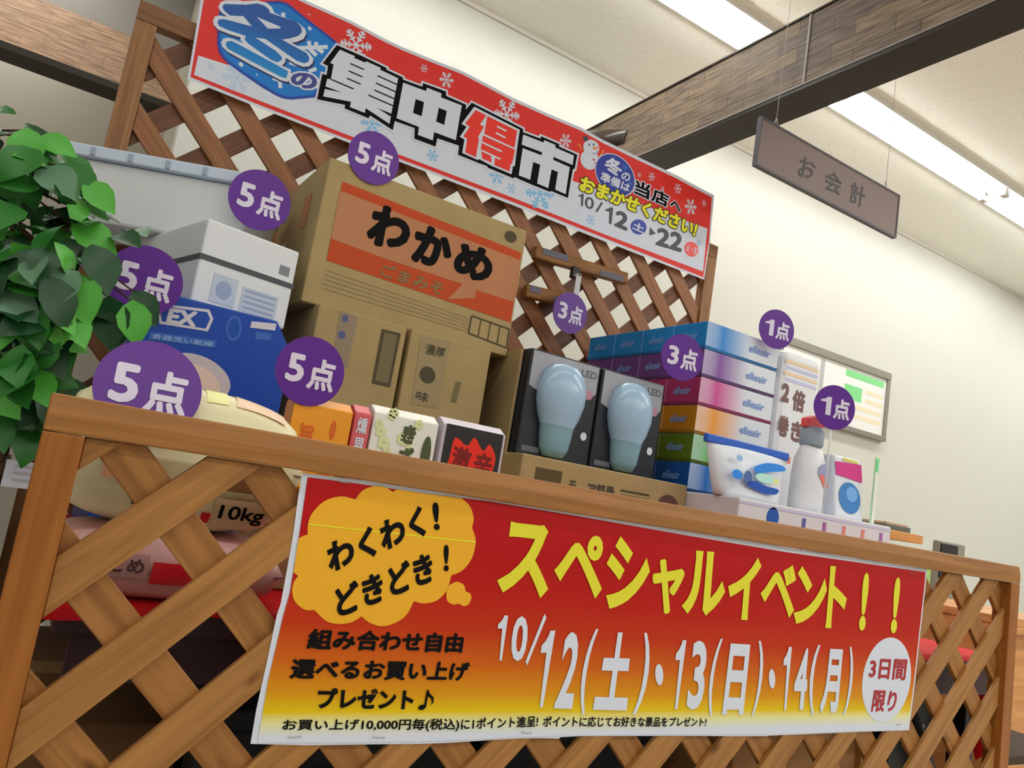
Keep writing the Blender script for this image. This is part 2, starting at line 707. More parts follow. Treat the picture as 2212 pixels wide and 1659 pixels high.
MB().box(XB - 0.004, XB + 0.001, yj - 0.004, yj + 0.004, ZB0 + 0.004, ZB1).build('joint_strip', mat('grey_trim', (0.32, 0.29, 0.26)), bm_r)
for yy in (-0.9,):
    MB().tube([(XB + 0.07, yy, ZB1 - 0.01), (XB + 0.07, yy, CEIL + 0.001)], 0.006).build('hanger_rod', mat('rod_steel', (0.5, 0.5, 0.5), 0.4), bm_r)

YL = 3.84
ven_x = veneer('tan_wood_veneer', (0.60, 0.40, 0.27), (0.52, 0.36, 0.255), (0.33, 0.22, 0.15), 'X')
bm_l = thing('wall_beam', 'tan veneer clad beam with dark lower edge, on the tan wall at upper left', 'beam', (-1, YL, 0.87 + 0.398 * YL))
MB().box(-3.999, 0.2195, YL, YL + 0.14, 0.87 + 0.40 * YL, 0.87 + 0.462 * YL).build('veneer_cladding', ven_x, bm_l)
MB().box(-3.999, 0.2195, YL - 0.004, YL + 0.144, 0.87 + 0.392 * YL, 0.87 + 0.40 * YL).build('underside_board', dark_trim, bm_l)
# upper bulkhead between that beam and the ceiling
MB().box(-3.999, 0.2195, YL + 0.02, YL + 0.13, 0.87 + 0.462 * YL, CEIL).build('wall_bulkhead', mat('grey_bulkhead', (0.34, 0.32, 0.29), 0.8))['kind'] = 'structure'


# ------------------------------------------------------------------ fluorescent lights
def emit(name, col, s):
    m = bpy.data.materials.new(name)
    m.use_nodes = True
    nt = m.node_tree
    nt.nodes.remove(nt.nodes['Principled BSDF'])
    e = nt.nodes.new('ShaderNodeEmission')
    e.inputs['Color'].default_value = (*col, 1)
    e.inputs['Strength'].default_value = s
    nt.links.new(e.outputs[0], nt.nodes['Material Output'].inputs['Surface'])
    return m


tube_m = emit('lit_tube', (1, 1, 0.965), TUBE_E)
housing_m = mat('white_enamel', (0.86, 0.86, 0.84), 0.35, 0.4)
socket_m = mat('socket_plastic', (0.55, 0.53, 0.50), 0.5)
FL = 1.55
light0 = thing('ceiling_light', 'twin-tube fluorescent ceiling light, the stretch between stone beam and lamp-holders at right', 'light', (4.40, 2.32, CEIL))
x1 = 4.40
hb = MB()
for ya, yb in ((2.222, 2.418),):
    hb.box(x1 - FL + 0.001, x1 - 0.001, ya, yb, CEIL - 0.012, CEIL + 0.001)
hb.prism([(x1 - FL + .001, 2.285, CEIL - .012), (x1 - FL + .001, 2.355, CEIL - .012), (x1 - FL + .001, 2.335, CEIL - .028), (x1 - FL + .001, 2.305, CEIL - .028)], (FL - 0.002, 0, 0))
for ya, yb in ((2.2225, 2.226),):
    hb.box(x1 - FL + 0.001, x1 - 0.001, ya, yb, CEIL - 0.026, CEIL - 0.012)
hb.build('housing', housing_m, light0)
MB().box(x1 - FL + 0.001, x1 - 0.001, 2.4178, 2.4210, CEIL - 0.027, CEIL).build('edge_strip', mat('strip_grey', (0.30, 0.30, 0.29), 0.5), light0)
for yy in (2.262, 2.378):
    MB().tube([(x1 - FL + 0.03, yy, CEIL - 0.034), (x1 - 0.03, yy, CEIL - 0.034)], 0.0155, 14).build('fluorescent_tube', tube_m, light0)
    for xx in (x1 - FL + 0.016, x1 - 0.016):
        MB().box(xx - 0.012, xx + 0.012, yy - 0.018, yy + 0.018, CEIL - 0.058, CEIL - 0.012).build('lamp_holder', socket_m, light0, bevel=0.004)
light0['group'] = 'row of ceiling tube lights'
for k, lab in ((-2, 'twin-tube fluorescent ceiling light at top edge, left of the stone beam'),
               (-1, 'twin-tube fluorescent ceiling light passing above the stone beam'),
               (1, 'twin-tube fluorescent ceiling light cut off by the right edge, beyond the lamp-holders'),
               ):
    copy_tree(light0, loc=(4.40 + FL * k, 2.32, CEIL), label=lab)

# ------------------------------------------------------------------ hanging sign
YS = 1.60
sx0, sx1, sz0, sz1 = 1.053 * YS, 1.512 * YS, 0.87 + 0.697 * YS, 0.87 + 0.797 * YS
sg = thing('hanging_sign', 'mauve hanging sign with dark border and cashier lettering, on two wires from the ceiling', 'sign', ((sx0 + sx1) / 2, YS, sz0))
board_o = MB().box(sx0, sx1, YS, YS + 0.012, sz0, sz1).build('board', mat('mauve_board', (0.205, 0.142, 0.130), 0.4, 0.35), sg, bevel=0.001)
fr = MB()
t = 0.0055
fr.box(sx0 - .001, sx1 + .001, YS - .002, YS + .014, sz1 - t, sz1 + .001)
fr.box(sx0 - .001, sx1 + .001, YS - .002, YS + .014, sz0 - .001, sz0 + t)
fr.box(sx0 - .001, sx0 + t, YS - .002, YS + .014, sz0 + t, sz1 - t)
fr.box(sx1 - t, sx1 + .001, YS - .002, YS + .014, sz0 + t, sz1 - t)
fr.build('border_frame', mat('slate_border', (0.075, 0.070, 0.085), 0.4, 0.4), sg)
sf = Face((sx0, YS - 0.001, sz0), (1, 0, 0), (0, 0, 1), (0, -1, 0))
zs = zm(1400, 0, 2105 / 812)
p = Print(sf)
p.text_px('お', zs((855, 868), (945, 905), (925, 1005), (838, 985)), 1, 0, 0.008)
p.text_px('会', zs((998, 940), (1090, 985), (1078, 1098), (985, 1058)), 1, 0, 0.008)
p.text_px('計', zs((1143, 1012), (1225, 1050), (1205, 1170), (1128, 1130)), 1, 0, 0.008)
p.build('lettering', mat('slate_letter', (0.05, 0.045, 0.056), 0.4), board_o, weld=False)
for xx in (1.099 * YS, 1.464 * YS):
    b = MB()
    b.tube([(xx, YS + .006, sz1 + 0.02), (xx, YS + .006, CEIL + 0.001)], 0.0011, 6)
    b.build('wire', mat('wire_steel', (0.62, 0.60, 0.56), 0.4), sg)
    b = MB()
    b.tube([(xx + 0.006 * math.sin(t_ * math.pi / 6), YS + .006, sz1 + 0.010 - 0.010 * math.cos(t_ * math.pi / 6)) for t_ in range(13)], 0.0016, 6)
    b.tube([(xx, YS + .006, sz1 + .016), (xx, YS + .006, sz1 + .026)], 0.003, 8)
    b.build('hook', mat('hook_steel', (0.45, 0.43, 0.40), 0.35, metal=0.6), sg)

# ------------------------------------------------------------------ lattice panels
wood_x = wood_mat('pine_along', C(146, 96, 44, 0.78), C(168, 114, 58, 0.82))
wood_z = wood_mat('pine_upright', C(148, 86, 28, 0.76), C(166, 102, 40, 0.8), rot=(0, R(90), 0))
wood_d1 = wood_mat('pine_rising', C(146, 98, 48, 0.82), C(172, 122, 66, 0.88), rot=(0, R(45), 0))
wood_d2 = wood_mat('pine_falling', C(142, 92, 44, 0.80), C(168, 116, 60, 0.86), rot=(0, R(-45), 0))
brown_x = wood_mat('stained_along', C(112, 74, 48, .85), C(140, 96, 60, .9), knots=False)
brown_z = wood_mat('stained_upright', C(122, 82, 50, .9), C(152, 108, 68, 1.0), rot=(0, R(90), 0), knots=False)
brown_d1 = wood_mat('stained_rising', C(92, 56, 36, .85), C(116, 74, 48, .9), rot=(0, R(45), 0), knots=False)
brown_d2 = wood_mat('stained_falling', C(126, 82, 52, .9), C(150, 100, 64, .95), rot=(0, R(-45), 0), knots=False)


def clip_slat(kind, c, hw, x0, x1, z0, z1):
    """outline of a diagonal slat clipped by the frame opening"""
    lo, hi = c - hw * math.sqrt(2), c + hw * math.sqrt(2)
    poly = [(x0, z0), (x1, z0), (x1, z1), (x0, z1)]
    f = (lambda p: p[0] - p[1]) if kind == 'rise' else (lambda p: p[0] + p[1])
    for lim, keep in ((lo, 1), (hi, -1)):
        out = []
        for i in range(len(poly)):
            a, b = poly[i], poly[(i + 1) % len(poly)]
            fa, fb = (f(a) - lim) * keep, (f(b) - lim) * keep
            if fa >= 0:
                out.append(a)
            if fa * fb < 0:
                s = fa / (fa - fb)
                out.append((a[0] + (b[0] - a[0]) * s, a[1] + (b[1] - a[1]) * s))
        poly = out
        if len(poly) < 3:
            return None
    return poly


def lattice(root, x0, x1, zt, yf, yb, fw, pitches, hw, c_rise, s_fall, layers, mats, chamfer, th):
    mx, mz, md1, md2 = mats

    def rail(za, zb, nm):
        b = MB()
        if chamfer and nm == 'top_rail':
            zmid = za + (zb - za) * 0.5
            prof = [(yf, za), (yf, zmid), (yf + chamfer, zb), (yb, zb), (yb, za)]
        else:
            prof = [(yf, za), (yf, zb), (yb, zb), (yb, za)]
        b.prism([(x0, y, z) for y, z in prof], (x1 - x0, 0, 0))
        b.build(nm, mx, root, bevel=0.002)
    rail(zt - fw, zt, 'top_rail')
    rail(0.05, 0.05 + fw, 'bottom_rail')
    for xa, xb, sgn in ((x0, x0 + fw, 1), (x1 - fw, x1, -1)):
        b = MB()
        prof = [(xa, yf), (xb, yf), (xb, yb), (xa, yb)]
        b.prism([(x, y, 0) for x, y in prof], (0, 0, zt - fw - 0.0005))
        b.build('post', mz, root, bevel=0.002)
    xa, xb, za, zb = x0 + fw + .0005, x1 - fw - .0005, 0.05 + fw + .0005, zt - fw - .0005
    for kind, (ya, yc), m, nm in (('rise', layers[0], md1, 'rising_slats'), ('fall', layers[1], md2, 'falling_slats')):
        b = MB()
        c = c_rise if kind == 'rise' else s_fall
        pitch = pitches[0] if kind == 'rise' else pitches[1]
        for k in range(-60, 61):
            poly = clip_slat(kind, c + k * pitch, hw, xa, xb, za, zb)
            if poly:
                b.prism([(x, ya, z) for x, z in poly], (0, yc - ya, 0))
        b.build(nm, m, root, bevel=0.0012, seg=1)


FX0, FX1, FZT = 0.008, 1.825, 0.898
front = thing('lattice_panel', 'light pine lattice fence panel in the foreground, with the red event banner stapled on', 'lattice', ((FX0 + FX1) / 2, 0.87, 0))
lattice(front, FX0, FX1, FZT, 0.848, 0.884, 0.036, (0.1402, 0.1392), 0.0205, 0.334 - 0.87 + 0.004, 0.064 + 0.87,
        ((0.858, 0.867), (0.867, 0.876)), (wood_x, wood_z, wood_d1, wood_d2), 0.004, 0.01)
BX0, BX1, BZT = 0.0, 1.838, 0.87 + 0.510 * 1.87
back = thing('lattice_panel', 'tall brown stained lattice panel standing behind the goods, carrying the winter sale banner', 'lattice', ((BX0 + BX1) / 2, 1.89, 0))
lattice(back, BX0, BX1, BZT, 1.868, 1.902, 0.045, (0.1555, 0.1578), 0.0235, -0.538 + 0.0795 - 0.87, 0.977 + 0.0795 + 0.87,
        ((1.886, 1.896), (1.876, 1.886)), (brown_x, brown_z, brown_d1, brown_d2), 0, 0.012)
# ------------------------------------------------------------------ front banner
YBF = 0.8572
ff = Face((0.26, YBF, 0.55), (1, 0, 0), (0, 0, 1), (0, -1, 0))
z1 = zm(560, 1010, 4.424)
z2 = zm(540, 1330, 2212 / 520)
z3 = zm(1040, 1080, 4.424)
z4 = zm(1000, 1300, 2212 / 560)
z5 = zm(1500, 1130, 2212 / 520)
z6 = zm(1500, 1350, 2212 / 520)
zmin = P(1000, 1602, YBF).z
fb = thing('event_banner', 'red to yellow gradient paper banner announcing a three-day special event, stapled to the front lattice', 'banner', (0.88, YBF, zmin))
left_e = z1((412, 50), (370, 290), (330, 600), (270, 950), (205, 1300)) + z2((245, 0), (150, 450), (60, 850), (4, 1178))
bot_a = [(660, 1610), (800, 1608), (900, 1607), (963, 1605), (1010, 1602), (1060, 1598.5), (1127, 1595), (1170, 1594.5), (1209, 1595.5)]
bot_b = [(1209, 1592.5), (1253, 1590), (1400, 1589.5), (1500, 1589.5), (1580, 1590.2), (1657, 1590.5)]
bot_c = [(1658, 1589), (1735, 1586), (1850, 1581), (1963, 1577.5)]
right_e = z5((2140, 428), (2125, 560), (2070, 1050)) + z6((2030, 500), (1985, 850))
seam1 = [(1276, 1112), (1209, 1592)]
seam2 = [(1694, 1182), (1658, 1589)]
top_a = [z1((412, 50))[0], (760, 1034.5), (900, 1054), (1060, 1072.5), (1180, 1092.5)]
sheet_mats = [paper_w]
white_bar = Print(ff)
white_bar.px_poly(top_a + [(1276, 1110)] + [(1209, 1595.5)] + bot_a[::-1][1:] + left_e[::-1][:-1], 0.0, 0)
white_bar.px_poly([(1276, 1110), (1480, 1146), (1696, 1182.5), (1658, 1590)] + bot_b[::-1][1:] + [(1209, 1592.5)], 0.4, 0)
white_bar.px_poly([(1696, 1182.5), (2003, 1230)] + right_e[1:] + bot_c[::-1], 0.8, 0)
white_bar.build('paper_sheet', sheet_mats, fb, weld=False)
red_c, red_h = C(176, 26, 30), C(184, 44, 16)
vz0, vz1 = 0.0, 0.285
grad = gradient_mat('banner_gradient', 'Z', vz0, vz1, [
    (0.03, (0.715, 0.76, 0.90)), (0.085, C(212, 210, 150)), (0.125, C(210, 180, 20)), (0.20, C(200, 136, 18)), (0.32, C(190, 92, 18)),
    (0.46, C(178, 50, 16)), (0.62, C(172, 26, 16)), (0.80, C(166, 16, 18)), (1.0, C(172, 20, 26))], 0.42, 0.15)
pr = Print(ff)
pt = z1((462, 92)) + [(760, 1043), (900, 1063.5), (1060, 1083.5), (1276, 1120), (1480, 1156), (1700, 1193)] + z5((2120, 450))
pr.px_poly(pt + z5((2112, 560), (2058, 1050)) + z6((2017, 500), (1972, 850)) + [(1959, 1575), (1658, 1586), (1400, 1586), (1209, 1589), (1127, 1591), (963, 1600), (800, 1603), (556, 1604)]
           + z2((165, 600), (305, 0)) + z1((290, 1200), (376, 680)), 2.0, 0)
pr.build('gradient_print', grad, fb, weld=False)
cloud_c = mat('cloud_amber', C(220, 162, 40), 0.42, 0.2)
cl = Print(ff)
arcs = [[(460, 640), (464, 540), (500, 440), (620, 320), (780, 275), (915, 303)],
        [(915, 303), (990, 215), (1100, 177), (1200, 187), (1275, 235)],
        [(1275, 235), (1310, 205)], [(1310, 205), (1600, 250), (1930, 290)],
        [(1930, 290), (2010, 370), (2045, 480), (2030, 575)],
        [(2030, 575), (2065, 700), (2030, 860), (1940, 980), (1830, 1030)],
        [(1830, 1030), (1790, 1170), (1690, 1270), (1570, 1297), (1475, 1275)],
        [(1475, 1275), (1400, 1410), (1280, 1490), (1160, 1513), (1050, 1480), (975, 1420)],
        [(975, 1420), (880, 1475), (760, 1492), (640, 1465), (525, 1360)],
        [(525, 1360), (430, 1355), (340, 1280), (313, 1180), (330, 1090), (370, 1035)],
        [(370, 1035), (325, 1000)], [(325, 1000), (350, 830), (372, 680)], [(372, 680), (410, 655), (460, 640)]]
pts = []
for a in arcs:
    pts += catmull(a, 5)[:-1]
cl.px_poly(z1(*pts), 3, 0)
cl.px_poly(z1(*catmull([(1785, 1230), (1800, 1140), (1880, 1090), (1950, 1120), (1970, 1180), (2015, 1205), (2020, 1260), (1990, 1310), (1945, 1322), (1905, 1300), (1850, 1308), (1800, 1280)], 4, True)), 3, 0)
cloud_o = cl.build('speech_cloud', cloud_c, fb, weld=False)
cr = Print(ff)  # bright reflection along the paper fold, painted as a light yellow strip
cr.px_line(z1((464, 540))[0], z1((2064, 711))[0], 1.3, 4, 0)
cr.build('fold_sheen', mat('fold_sheen_yellow', C(236, 214, 40), 0.35), cloud_o, weld=False)
lt = Print(ff)
B = -0.045
lt.text_px('わくわく', z1((624, 727), (1549, 350), (1597, 646), (672, 1023)), 5, 0, B)
lt.text_px('!', z1((1645, 335), (1708, 328), (1722, 597), (1665, 597)), 5, 0, 0.03)
lt.text_px('どきどき', z1((707, 1153), (1630, 790), (1674, 1076), (751, 1439)), 5, 0, 0.042)
lt.text_px('!', z1((1757, 738), (1806, 733), (1806, 990), (1757, 990)), 5, 0, 0.03)
lt.build('cloud_lettering', black_ink, cloud_o, weld=False)
lt = Print(ff)
lt.text_px('組み合わせ自由', z2((545, 115), (1968, 160), (1942, 340), (510, 305)), 5, 0, 0.040)
lt.text_px('選べるお買い上げ', z2((385, 390), (2022, 425), (1985, 598), (355, 577)), 5, 0, 0.040)
lt.text_px('プレゼント', z2((625, 655), (1510, 672), (1490, 858), (610, 848)), 5, 0, -0.045)
# note sign
n_ = z2(*catmull([(1570, 815), (1605, 815), (1612, 835), (1580, 862), (1545, 855), (1545, 832)], 4, True))
lt.px_poly(n_, 5, 0)
lt.px_poly(z2((1593, 825), (1620, 678), (1640, 678), (1612, 838)), 5.2, 0)
lt.px_poly(z2((1632, 678), (1650, 715), (1682, 745), (1682, 790), (1655, 822), (1668, 785), (1655, 752), (1622, 735)), 5.4, 0)
lt.build('offer_lettering', black_ink, fb, weld=False)
lt = Print(ff)
lt.text_px('お買い上げ10,000円毎(税込)', z2((303, 948), (1925, 940), (1912, 1060), (288, 1064)), 5, 0, 0.022)
lt.text_px('に1ポイント進呈!', z4((-17, 992), (640, 968), (632, 1062), (-24, 1090)), 5, 0, 0.022)
lt.text_px('ポイントに応じてお好きな景品をプレゼント!', z4((682, 972), (2076, 982), (2066, 1062), (674, 1066)), 5, 0, 0.022)
lt.build('small_print_lettering', black_ink, fb, weld=False)
yel = mat('title_yellow', C(210, 204, 44), 0.38, 0.35)
lt = Print(ff)
for ch, q in (('ス', z3((215, 195), (690, 250), (622, 945), (128, 885))), ('ペ', z3((720, 315), (1190, 345), (1135, 950), (668, 880))),
              ('シ', z3((1210, 325), (1625, 395), (1570, 1085), (1155, 1030))), ('ャ', z3((1640, 545), (1945, 590), (1900, 1115), (1600, 1065))),
              ('ル', z5((-75, 240), (300, 275), (258, 870), (-130, 825))), ('イ', z5((325, 290), (615, 320), (570, 900), (278, 870))),
              ('ベ', z5((625, 375), (945, 385), (900, 880), (585, 800))), ('ン', z5((935, 385), (1225, 430), (1185, 960), (895, 920))),
              ('ト', z5((1240, 392), (1412, 400), (1375, 975), (1193, 960))), ('!', z5((1548, 450), (1605, 455), (1560, 990), (1498, 985))),
              ('!', z5((1838, 492), (1892, 497), (1848, 1015), (1790, 1010)))):
    lt.text_px(ch, q, 5, 0, 0.036 if ch == 'ャ' else -0.040)
lt.build('title_lettering', yel, fb, weld=False)
lt = Print(ff)
for ch, q, b in (('1', z4((295, 112), (380, 115), (325, 500), (283, 497)), -.028), ('0', z4((430, 118), (562, 120), (525, 507), (390, 503)), -.028),
                 ('1', z4((672, 243), (782, 243), (675, 897), (620, 893)), -.028), ('2', z4((872, 253), (1012, 258), (925, 910), (770, 905)), -.028),
                 ('(', z4((1075, 226), (1150, 230), (1032, 957), (955, 950)), -.012), ('土', z4((1215, 255), (1455, 262), (1390, 925), (1100, 918)), -.042),
                 (')', z4((1540, 262), (1622, 265), (1530, 960), (1440, 955)), -.012), ('1', z4((1818, 323), (1900, 325), (1822, 915), (1776, 912)), -.028),
                 ('3', z4((1960, 328), (2088, 333), (2035, 920), (1896, 915)), -.028), ('(', z4((2150, 308), (2210, 312), (2120, 970), (2055, 965)), -.012),
                 ('日', z6((325, 167), (507, 178), (440, 825), (245, 818)), -.042), (')', z6((583, 143), (655, 148), (575, 834), (518, 830)), -.012),
                 ('1', z6((815, 198), (888, 200), (834, 782), (795, 780)), -.028), ('4', z6((945, 208), (1055, 212), (1010, 780), (885, 775)), .03),
                 ('(', z6((1080, 178), (1150, 182), (1090, 827), (1025, 822)), -.012), ('月', z6((1205, 215), (1358, 222), (1305, 820), (1135, 818)), -.042),
                 (')', z6((1418, 198), (1476, 203), (1412, 827), (1358, 824)), -.012)):
    lt.text_px(ch, q, 5, 0, b)
lt.px_poly(z4((690, 100), (706, 132), (541, 541), (528, 507)), 5, 0)
lt.px_ellipse(z4((1668, 618))[0], (8.6, -1.5), (1.6, 22.8), 5, 0)
lt.px_ellipse(z6((705, 493))[0], (6.8, -1), (1.2, 21), 5, 0)
lt.build('date_lettering', white_ink, fb, weld=False)
lt = Print(ff)
lt.px_ellipse(z6((1760, 503))[0], (52.3, -2), (-8, 91.5), 3.2, 0, 64)
oval_o = lt.build('white_oval', white_ink, fb, weld=False)
lt = Print(ff)
lt.text_px('3日間', z6((1612, 300), (1952, 315), (1928, 508), (1592, 492)), 5, 0, 0.028)
lt.text_px('限り', z6((1645, 596), (1866, 602), (1830, 800), (1615, 797)), 5, 0, 0.028)
lt.build('oval_lettering', mat('crimson_ink', C(160, 32, 40), 0.4), oval_o, weld=False)
for a, b in ((z2((355, 1108))[0], z2((462, 1102))[0]), (z2((1130, 1108))[0], z2((1226, 1112))[0]), (z4((500, 1106))[0], z4((570, 1113))[0]),
             (z6((1852, 910))[0], z6((1890, 911))[0]), (z1((762, 135))[0], z1((846, 150))[0]), (z5((1968, 459))[0], z5((2006, 464))[0])):
    u1_, v1_ = ff.px(*a)
    u2_, v2_ = ff.px(*b)
    MB().tube([ff.at(u1_, v1_, 0.0008), ff.at(u1_, v1_, 0.0032), ff.at(u2_, v2_, 0.0032), ff.at(u2_, v2_, 0.0008)], 0.0005, 6).build('staple', steel, fb)

# ------------------------------------------------------------------ back banner
YBB = 1.8630


def bulge(u, v):
    s = max(0.0, min(1.0, u / 1.63))
    t = max(0.0, (v + 0.01) / 0.30)
    return 0.006 + (0.042 * math.sin(math.pi * min(1, s * 1.02)) ** 1.5 + 0.006 * math.sin(9 * s)) * t * t


bf = Face((0.135, YBB, 0.87 + 0.434 * 1.863), (1, 0, 0), (0, 0, 1), (0, -1, 0), bulge,
          ([0.08 * i for i in range(0, 21)], [0.035 * i for i in range(-1, 10)]))
bb = thing('sale_banner', 'red and white winter bargain sale banner with snowflakes and snowman, on the tall brown lattice', 'banner', (0.95, YBB, 0.87 + 0.44 * 1.863))
A = zm(400, 0, 2212 / 360)
Bz = zm(680, 60, 2212 / 320)
Cz = zm(980, 200, 2212 / 320)
D = zm(1220, 270, 1659 / 340)
topb = [(450, -97), (560, -46)] + A((1590, 0), (2212, 280)) + Bz((980, 130), (1300, 285), (1750, 470), (2212, 650)) + Cz((740, 0), (920, 95), (1400, 310), (1900, 520)) + D((410, 160), (800, 350), (1200, 540), (1575, 740))
outl = topb + D((1530, 1240), (1468, 1630)) + [(1310, 523), (1107, 443), (875, 354), (741, 303.5), (546, 227.5), (405, 171)]
sh = Print(bf)
sh.px_poly(outl, 0, 0)
sh.build('paper_sheet', paper_w, bb, weld=False)
redb = mat('banner_red', C(208, 44, 38), 0.4, 0.3)
rp_ = Print(bf)
inner = [(x - 1.5, y + 6.5) for x, y in topb]
inner[0] = (456, -88)
inner[-1] = (1537.5, 426)
rp_.px_poly(inner + D((1517, 1240), (1458, 1605)) + [(1310, 516), (1107, 436), (875, 347.5), (741, 297), (546, 221), (411.5, 166.5)] + [(440, 0)], 1, 0)
rp_.build('red_ground_print', redb, bb, weld=False)
wp = Print(bf)
wp.px_poly([(428, 120), (497, 142), (760, 233), (1000, 310), (1237, 391), (1400, 447), (1528, 494)] + D((1455, 1545)) + [(1310, 508), (1107, 427), (875, 339), (741, 288), (546, 212), (419, 162)], 2, 0)
wp.build('white_lower_print', white_ink, bb, weld=False)
ice = mat('ice_blue_ink', C(120, 178, 236), 0.45)
ice2 = mat('pale_blue_ink', C(176, 196, 236), 0.45)
for c, r in ((Bz((615, 260))[0], 36), (Bz((1630, 610))[0], 10), (Bz((1965, 780))[0], 18), (Cz((790, 330))[0], 34), (Cz((1670, 720))[0], 16),
             (D((785, 528))[0], 6), (D((915, 545))[0], 10.5), (D((1190, 672))[0], 12), (D((1030, 675))[0], 6), (D((1325, 862))[0], 18), (D((1468, 825))[0], 8),
             (A((660, 5))[0], 14)):
    fl = Print(bf)
    fl.flake(c, r, 2.2)
    fl.build('snowflake', white_ink, bb, weld=False)
for c, r in ((Bz((850, 1430))[0], 25), (Cz((640, 1240))[0], 19), (Cz((860, 1430))[0], 12.5), (Cz((1285, 1510))[0], 36), (D((270, 1000))[0], 12.5),
             (D((1410, 1240))[0], 8), ((934, 336), 14)):
    fl = Print(bf)
    fl.flake(c, r, 2.6)
    fl.build('snowflake', ice, bb, weld=False)
for c, r in ((A((345, 880))[0], 9), (A((690, 1040))[0], 31), (D((125, 910))[0], 6), (D((1280, 1395))[0], 5)):
    fl = Print(bf)
    fl.flake(c, r, 2.6)
    fl.build('snowflake', ice2, bb, weld=False)
hx = Print(bf)
hexo = [(455, 140), (428, 300), (425, 600), (445, 690), (490, 765), (560, 840), (780, 1000), (1000, 1150), (1200, 1268), (1300, 1310), (1400, 1325), (1720, 1295), (1900, 1000), (2060, 600), (1900, 470), (1600, 240), (1400, 75), (1330, 35), (1250, 15), (1100, 20), (700, 40)]
hx.px_poly(A(*hexo), 3.2, 1)
hx.px_poly(offset_poly(A(*hexo), -6), 3.6, 0)
hex_o = hx.build('blue_hexagon', [mat('hexagon_blue', C(16, 112, 196), 0.4), mat('hexagon_edge', C(28, 66, 160), 0.4)], bb, weld=False)
hf = Print(bf)
for a, b in (((1300, 170), (1300, 240)), ((1500, 640), (1890, 625)), ((1640, 545), (1650, 630)), ((1735, 560), (1735, 640)), ((1640, 640), (1740, 740)), ((1740, 640), (1830, 700)),
             ((1255, 1060), (1262, 1170)), ((1160, 1040), (1240, 1060)), ((1640, 950), (1740, 915)), ((1380, 830), (1480, 860))):
    hf.px_line(A(a)[0], A(b)[0], 4.2, 4.2, 0)
for c, r in (((1650, 380), 4), ((740, 858), 5), ((950, 995), 2)):
    hf.px_ellipse(A(c)[0], (r, r * .3), (0, r), 4.2, 0, 16)
hf.build('hexagon_snow_print', mat('lilac_ink', C(198, 208, 240), 0.45), hex_o, weld=False)
fu = Print(bf)
halo = [(440, 90), (470, 30), (540, 8), (700, 22), (850, 15), (960, 8), (1080, 40), (1150, 100), (1180, 172), (1290, 225), (1500, 310), (1590, 390), (1605, 450), (1570, 520), (1480, 560), (1410, 570), (1500, 620), (1640, 700), (1700, 780), (1690, 840), (1640, 885), (1560, 890), (1460, 850), (1330, 770), (1330, 810), (1310, 850), (1280, 872), (1400, 930), (1400, 1060), (1350, 1090), (1270, 1070), (900, 880), (560, 690), (490, 620), (475, 570), (500, 520), (560, 505), (640, 520), (770, 580), (735, 540), (730, 500), (600, 462), (440, 400), (380, 340), (368, 280), (390, 225), (450, 210), (560, 225), (480, 170), (445, 120)]
fu.px_poly([(x + 2.5, y + 5) for x, y in A(*halo)], 4.6, 1)
fu.px_poly(A(*halo), 5, 0)
fu.build('winter_glyph_outline', [white_ink, mat('navy_shadow_ink', C(34, 44, 92), 0.4)], bb, weld=False)
fz0 = P(600, 190, YBB).z - ORG[bb].z
gfu = gradient_mat('winter_glyph_gradient', 'Z', 0.04, 0.27, [(0.0, C(40, 150, 208)), (0.35, C(16, 112, 190)), (0.62, C(30, 84, 160)), (1.0, C(48, 78, 152))], 0.4)
fg = Print(bf)
fg.px_poly(A((495, 85), (520, 57), (650, 62), (800, 68), (960, 50), (1050, 80), (1110, 130), (1122, 175), (1300, 235), (1480, 300), (1540, 370), (1545, 430), (1500, 480), (1380, 515), (1280, 530), (1610, 710), (1645, 770), (1635, 820), (1580, 845), (1480, 810), (1060, 520), (930, 505), (1200, 680), (1280, 760), (1280, 800), (1220, 830), (1140, 800), (830, 580), (790, 530), (800, 480), (560, 400), (450, 350), (425, 300), (445, 262), (520, 260), (750, 320), (885, 355), (770, 218), (590, 210), (520, 150), (495, 110)), 6, 0)
fg.px_poly(A((535, 600), (550, 555), (610, 548), (700, 590), (1365, 950), (1340, 1040), (1280, 1030), (560, 650)), 6, 0)
fg.px_poly(A((945, 228), (1270, 365), (1250, 383), (1095, 385)), 6.6, 1)
fg.text_px('の', A((1420, 935), (1770, 1010), (1725, 1215), (1378, 1130)), 6.2, 1, 0.05, 0.09)
fg.text_px('の', A((1420, 935), (1770, 1010), (1725, 1215), (1378, 1130)), 7.2, 2, 0.05)
fg.build('winter_glyph', [gfu, white_ink, mat('navy_ink', C(58, 66, 134), 0.4)], bb, weld=False)
blk = Bz((325, 262), (685, 420), (1070, 605), (1062, 628), (1312, 745), (1312, 778), (1600, 885), (1612, 830), (1955, 955), (1955, 1020)) + Cz((0, 105), (180, 185), (175, 260), (265, 155), (1030, 545), (1030, 595), (1290, 690), (1300, 655), (1570, 770), (1570, 810), (1840, 930), (1800, 1145), (1775, 1140), (1700, 1575), (1445, 1470), (1440, 1487), (1180, 1385), (900, 1262), (895, 1285), (500, 1122), (500, 1100), (395, 1065), (60, 930), (75, 795)) \
    + [(944, 299), (940, 317), (894.5, 300), (895, 277)] + Bz((1190, 1395), (1160, 1530), (820, 1310), (800, 1355), (440, 1205), (450, 1155), (30, 1070), (110, 690), (170, 712), (195, 575), (115, 535))
bk = Print(bf)
bk.px_poly(offset_poly(blk, 4.2), 4.0, 1)
bk.px_poly(blk, 6.4, 0)
bk.build('headline_outline', [black_ink, white_ink], bb, weld=False)
hd = Print(bf)
